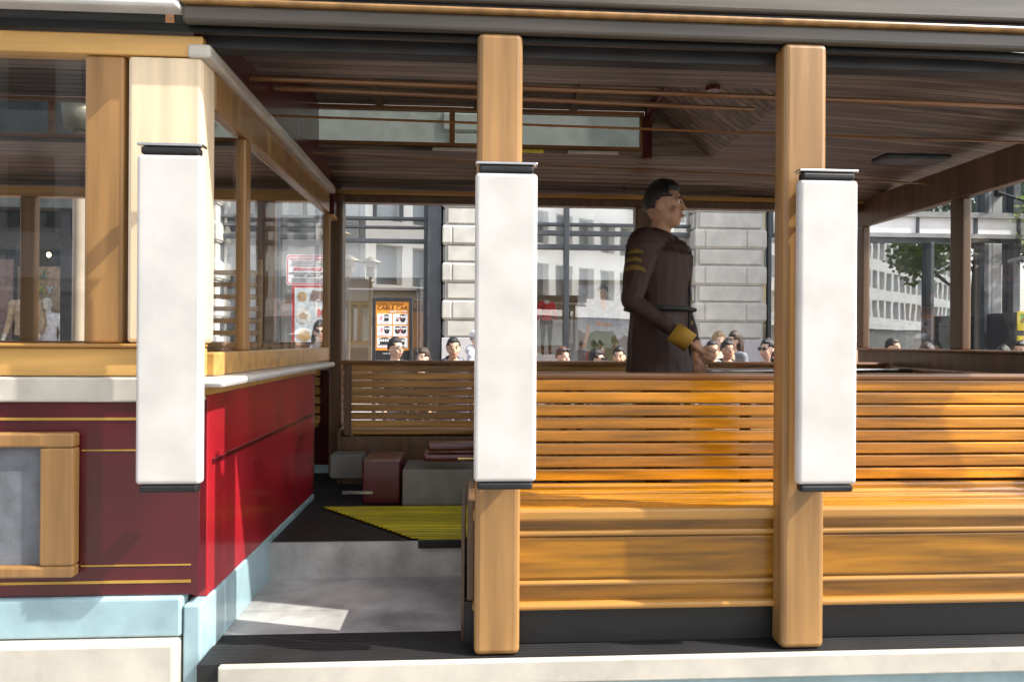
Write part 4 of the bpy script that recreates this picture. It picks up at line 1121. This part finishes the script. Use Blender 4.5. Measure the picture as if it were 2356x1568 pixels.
person('close cropped young man in grey hooded sweatshirt before the right stone pillar', 1638, 785, 7.7, RZ(2), 'crop', 'hairblack', 'skinA', 'greyhood', extra=(('hood', 'greyhood'),))
person('young man in red jacket looking down beside the man in the grey hood', 1673, 785, 8.0, RZ(10), 'short', 'hairblack', 'skinC', 'redcloth', extra=(('collar', 'blackcloth'),))
person('person with curly blond hair behind the man in the grey hood', 1653, 767, 9.0, RZ(5), 'curly', 'hairblond', 'skinB', 'tancloth')
person('woman in grey coat and sunglasses walking left past the right stone pillar', 1692, 765, 9.3, RZ(-75), 'bob', 'hairbrown', 'skinB', 'coat', glasses='sun', female=True)
person('man in wraparound sunglasses and black jacket with orange stripes', 1768, 782, 7.4, RZ(-65), 'short', 'hairblack', 'skinB', 'blackcloth', glasses='sun', extra=(('stripe', 'orangecloth'),))
person('woman with long brown hair and large sunglasses, before the man with orange stripes', 1790, 809, 7.1, RZ(-40), 'long', 'hairbrown', 'skinB', 'trousers', glasses='sun', female=True)
person('woman with long hair and glasses just left of the right street lamp', 1826, 807, 8.3, RZ(30), 'long', 'hairbrown', 'skinB', 'coat', glasses='clear', female=True)
person('large near man in glasses looking down right of the street lamp', 1872, 791, 5.95, RZ(38), 'short', 'hairbrown', 'skinA', 'coat', glasses='clear')
person('dark figure in a cap in front of the right orange notice board', 1966, 775, 5.9, RZ(-60), 'crop', 'hairblack', 'skinC', 'olive', extra=(('cap', 'coat'), ('hood', 'olive')))
person('dark haired man peering over the front panel before the corner shop glass', 2053, 781, 8.4, RZ(25), 'short', 'hairblack', 'skinA', 'blackcloth')
person('dark haired head barely showing above the front panel left of the windshield post', 2133, 791, 7.4, RZ(170), 'short', 'hairblack', 'skinA', 'coat')
person('dark haired head barely showing above the front panel right of the windshield post', 2309, 798, 7.4, RZ(150), 'short', 'hairblack', 'skinA', 'navy')
person('person with dark hair at the far right edge before the kiosk', 2352, 787, 7.4, RZ(-60), 'short', 'hairblack', 'skinA', 'blackcloth')
person('dark figure in olive coat beside the long haired woman, mostly behind the gripman', 1425, 800, 7.4, RZ(-20), 'short', 'hairblack', 'skinA', 'olive')

# mannequins
def mann(label, px, ytop, Y, zfeet, top, legs, face=0, headless=True):
    h = (Z(ytop, Y, px) - zfeet) * (1.765 / 1.53 if headless else 1)
    return person(label, px, ytop, Y, face, skin='plastic', top=top, legs=legs, name='mannequin', cat='mannequin', headless=headless, zf=zfeet, h=h, group='shop window mannequins')
zf1_ = Z(815, 12.8, 1255)
mann('headless child mannequin in red top and black shorts on a box', 1257, 690, 12.8, zf1_, 'redcloth', 'blackcloth')
mann('headless child mannequin in pale top and grey trousers behind the grab pole', 1222, 697, 13.0, zf1_, 'whitecloth', 'coat')
mann('mannequin in white shirt and dark trousers under the HAY letters', 109, 684, 12.75, .6, 'whitecloth', 'navy', headless=False)
mann('mannequin in patterned beige shirt at the far left shop window', 58, 684, 12.6, .6, 'tancloth', 'trousers')
mann('mannequin in pale shirt behind the corner shop glass', 2085, 735, 11.35, .6, 'whitecloth', 'coat')
mann('mannequin in dark jacket behind the corner shop glass', 2035, 735, 11.5, .6, 'coat', 'trousers')
dp = MB().box(-.2, .2, -.15, .2, 0, zf1_ - .602, .01).build('display_plinth', M['printwhite']); dp.location = (X(1257, 12.8), 12.8, .6); tag(dp, 'white display plinth under the red topped mannequin', 'plinth')
dp = MB().box(-.12, .14, -.15, .2, 0, zf1_ - .602, .01).build('display_plinth', M['printwhite']); dp.location = (X(1222, 13.0), 13.0, .6); tag(dp, 'white display plinth under the pale topped mannequin', 'plinth')

# gripman standing in the centre aisle
pose = {'R': dict(sh=(-.22, .03, 1.42), el=(-.32, .06, 1.13), wr=(-.26, -.21, .93)), 'L': dict(sh=(.21, -.01, 1.42), el=(.27, -.04, 1.13), wr=(.20, -.13, .89))}
person('gripman in dark brown uniform with gold sleeve bands facing the front of the cable car', 1522, 418, 3.72, RZ(58), 'short', 'hairblack', 'skinC', 'uniform', 'uniform',
       extra=(('collar', 'uniform'), ('buttons', 'gold2'), ('patch', 'dullband'), ('cuff', 'gold2')), zf=FLZ, h=Z(424, 3.72, 1530) - FLZ, pose=pose, girth=1.3, deep=1.05, voxel=.0062, coat=True)
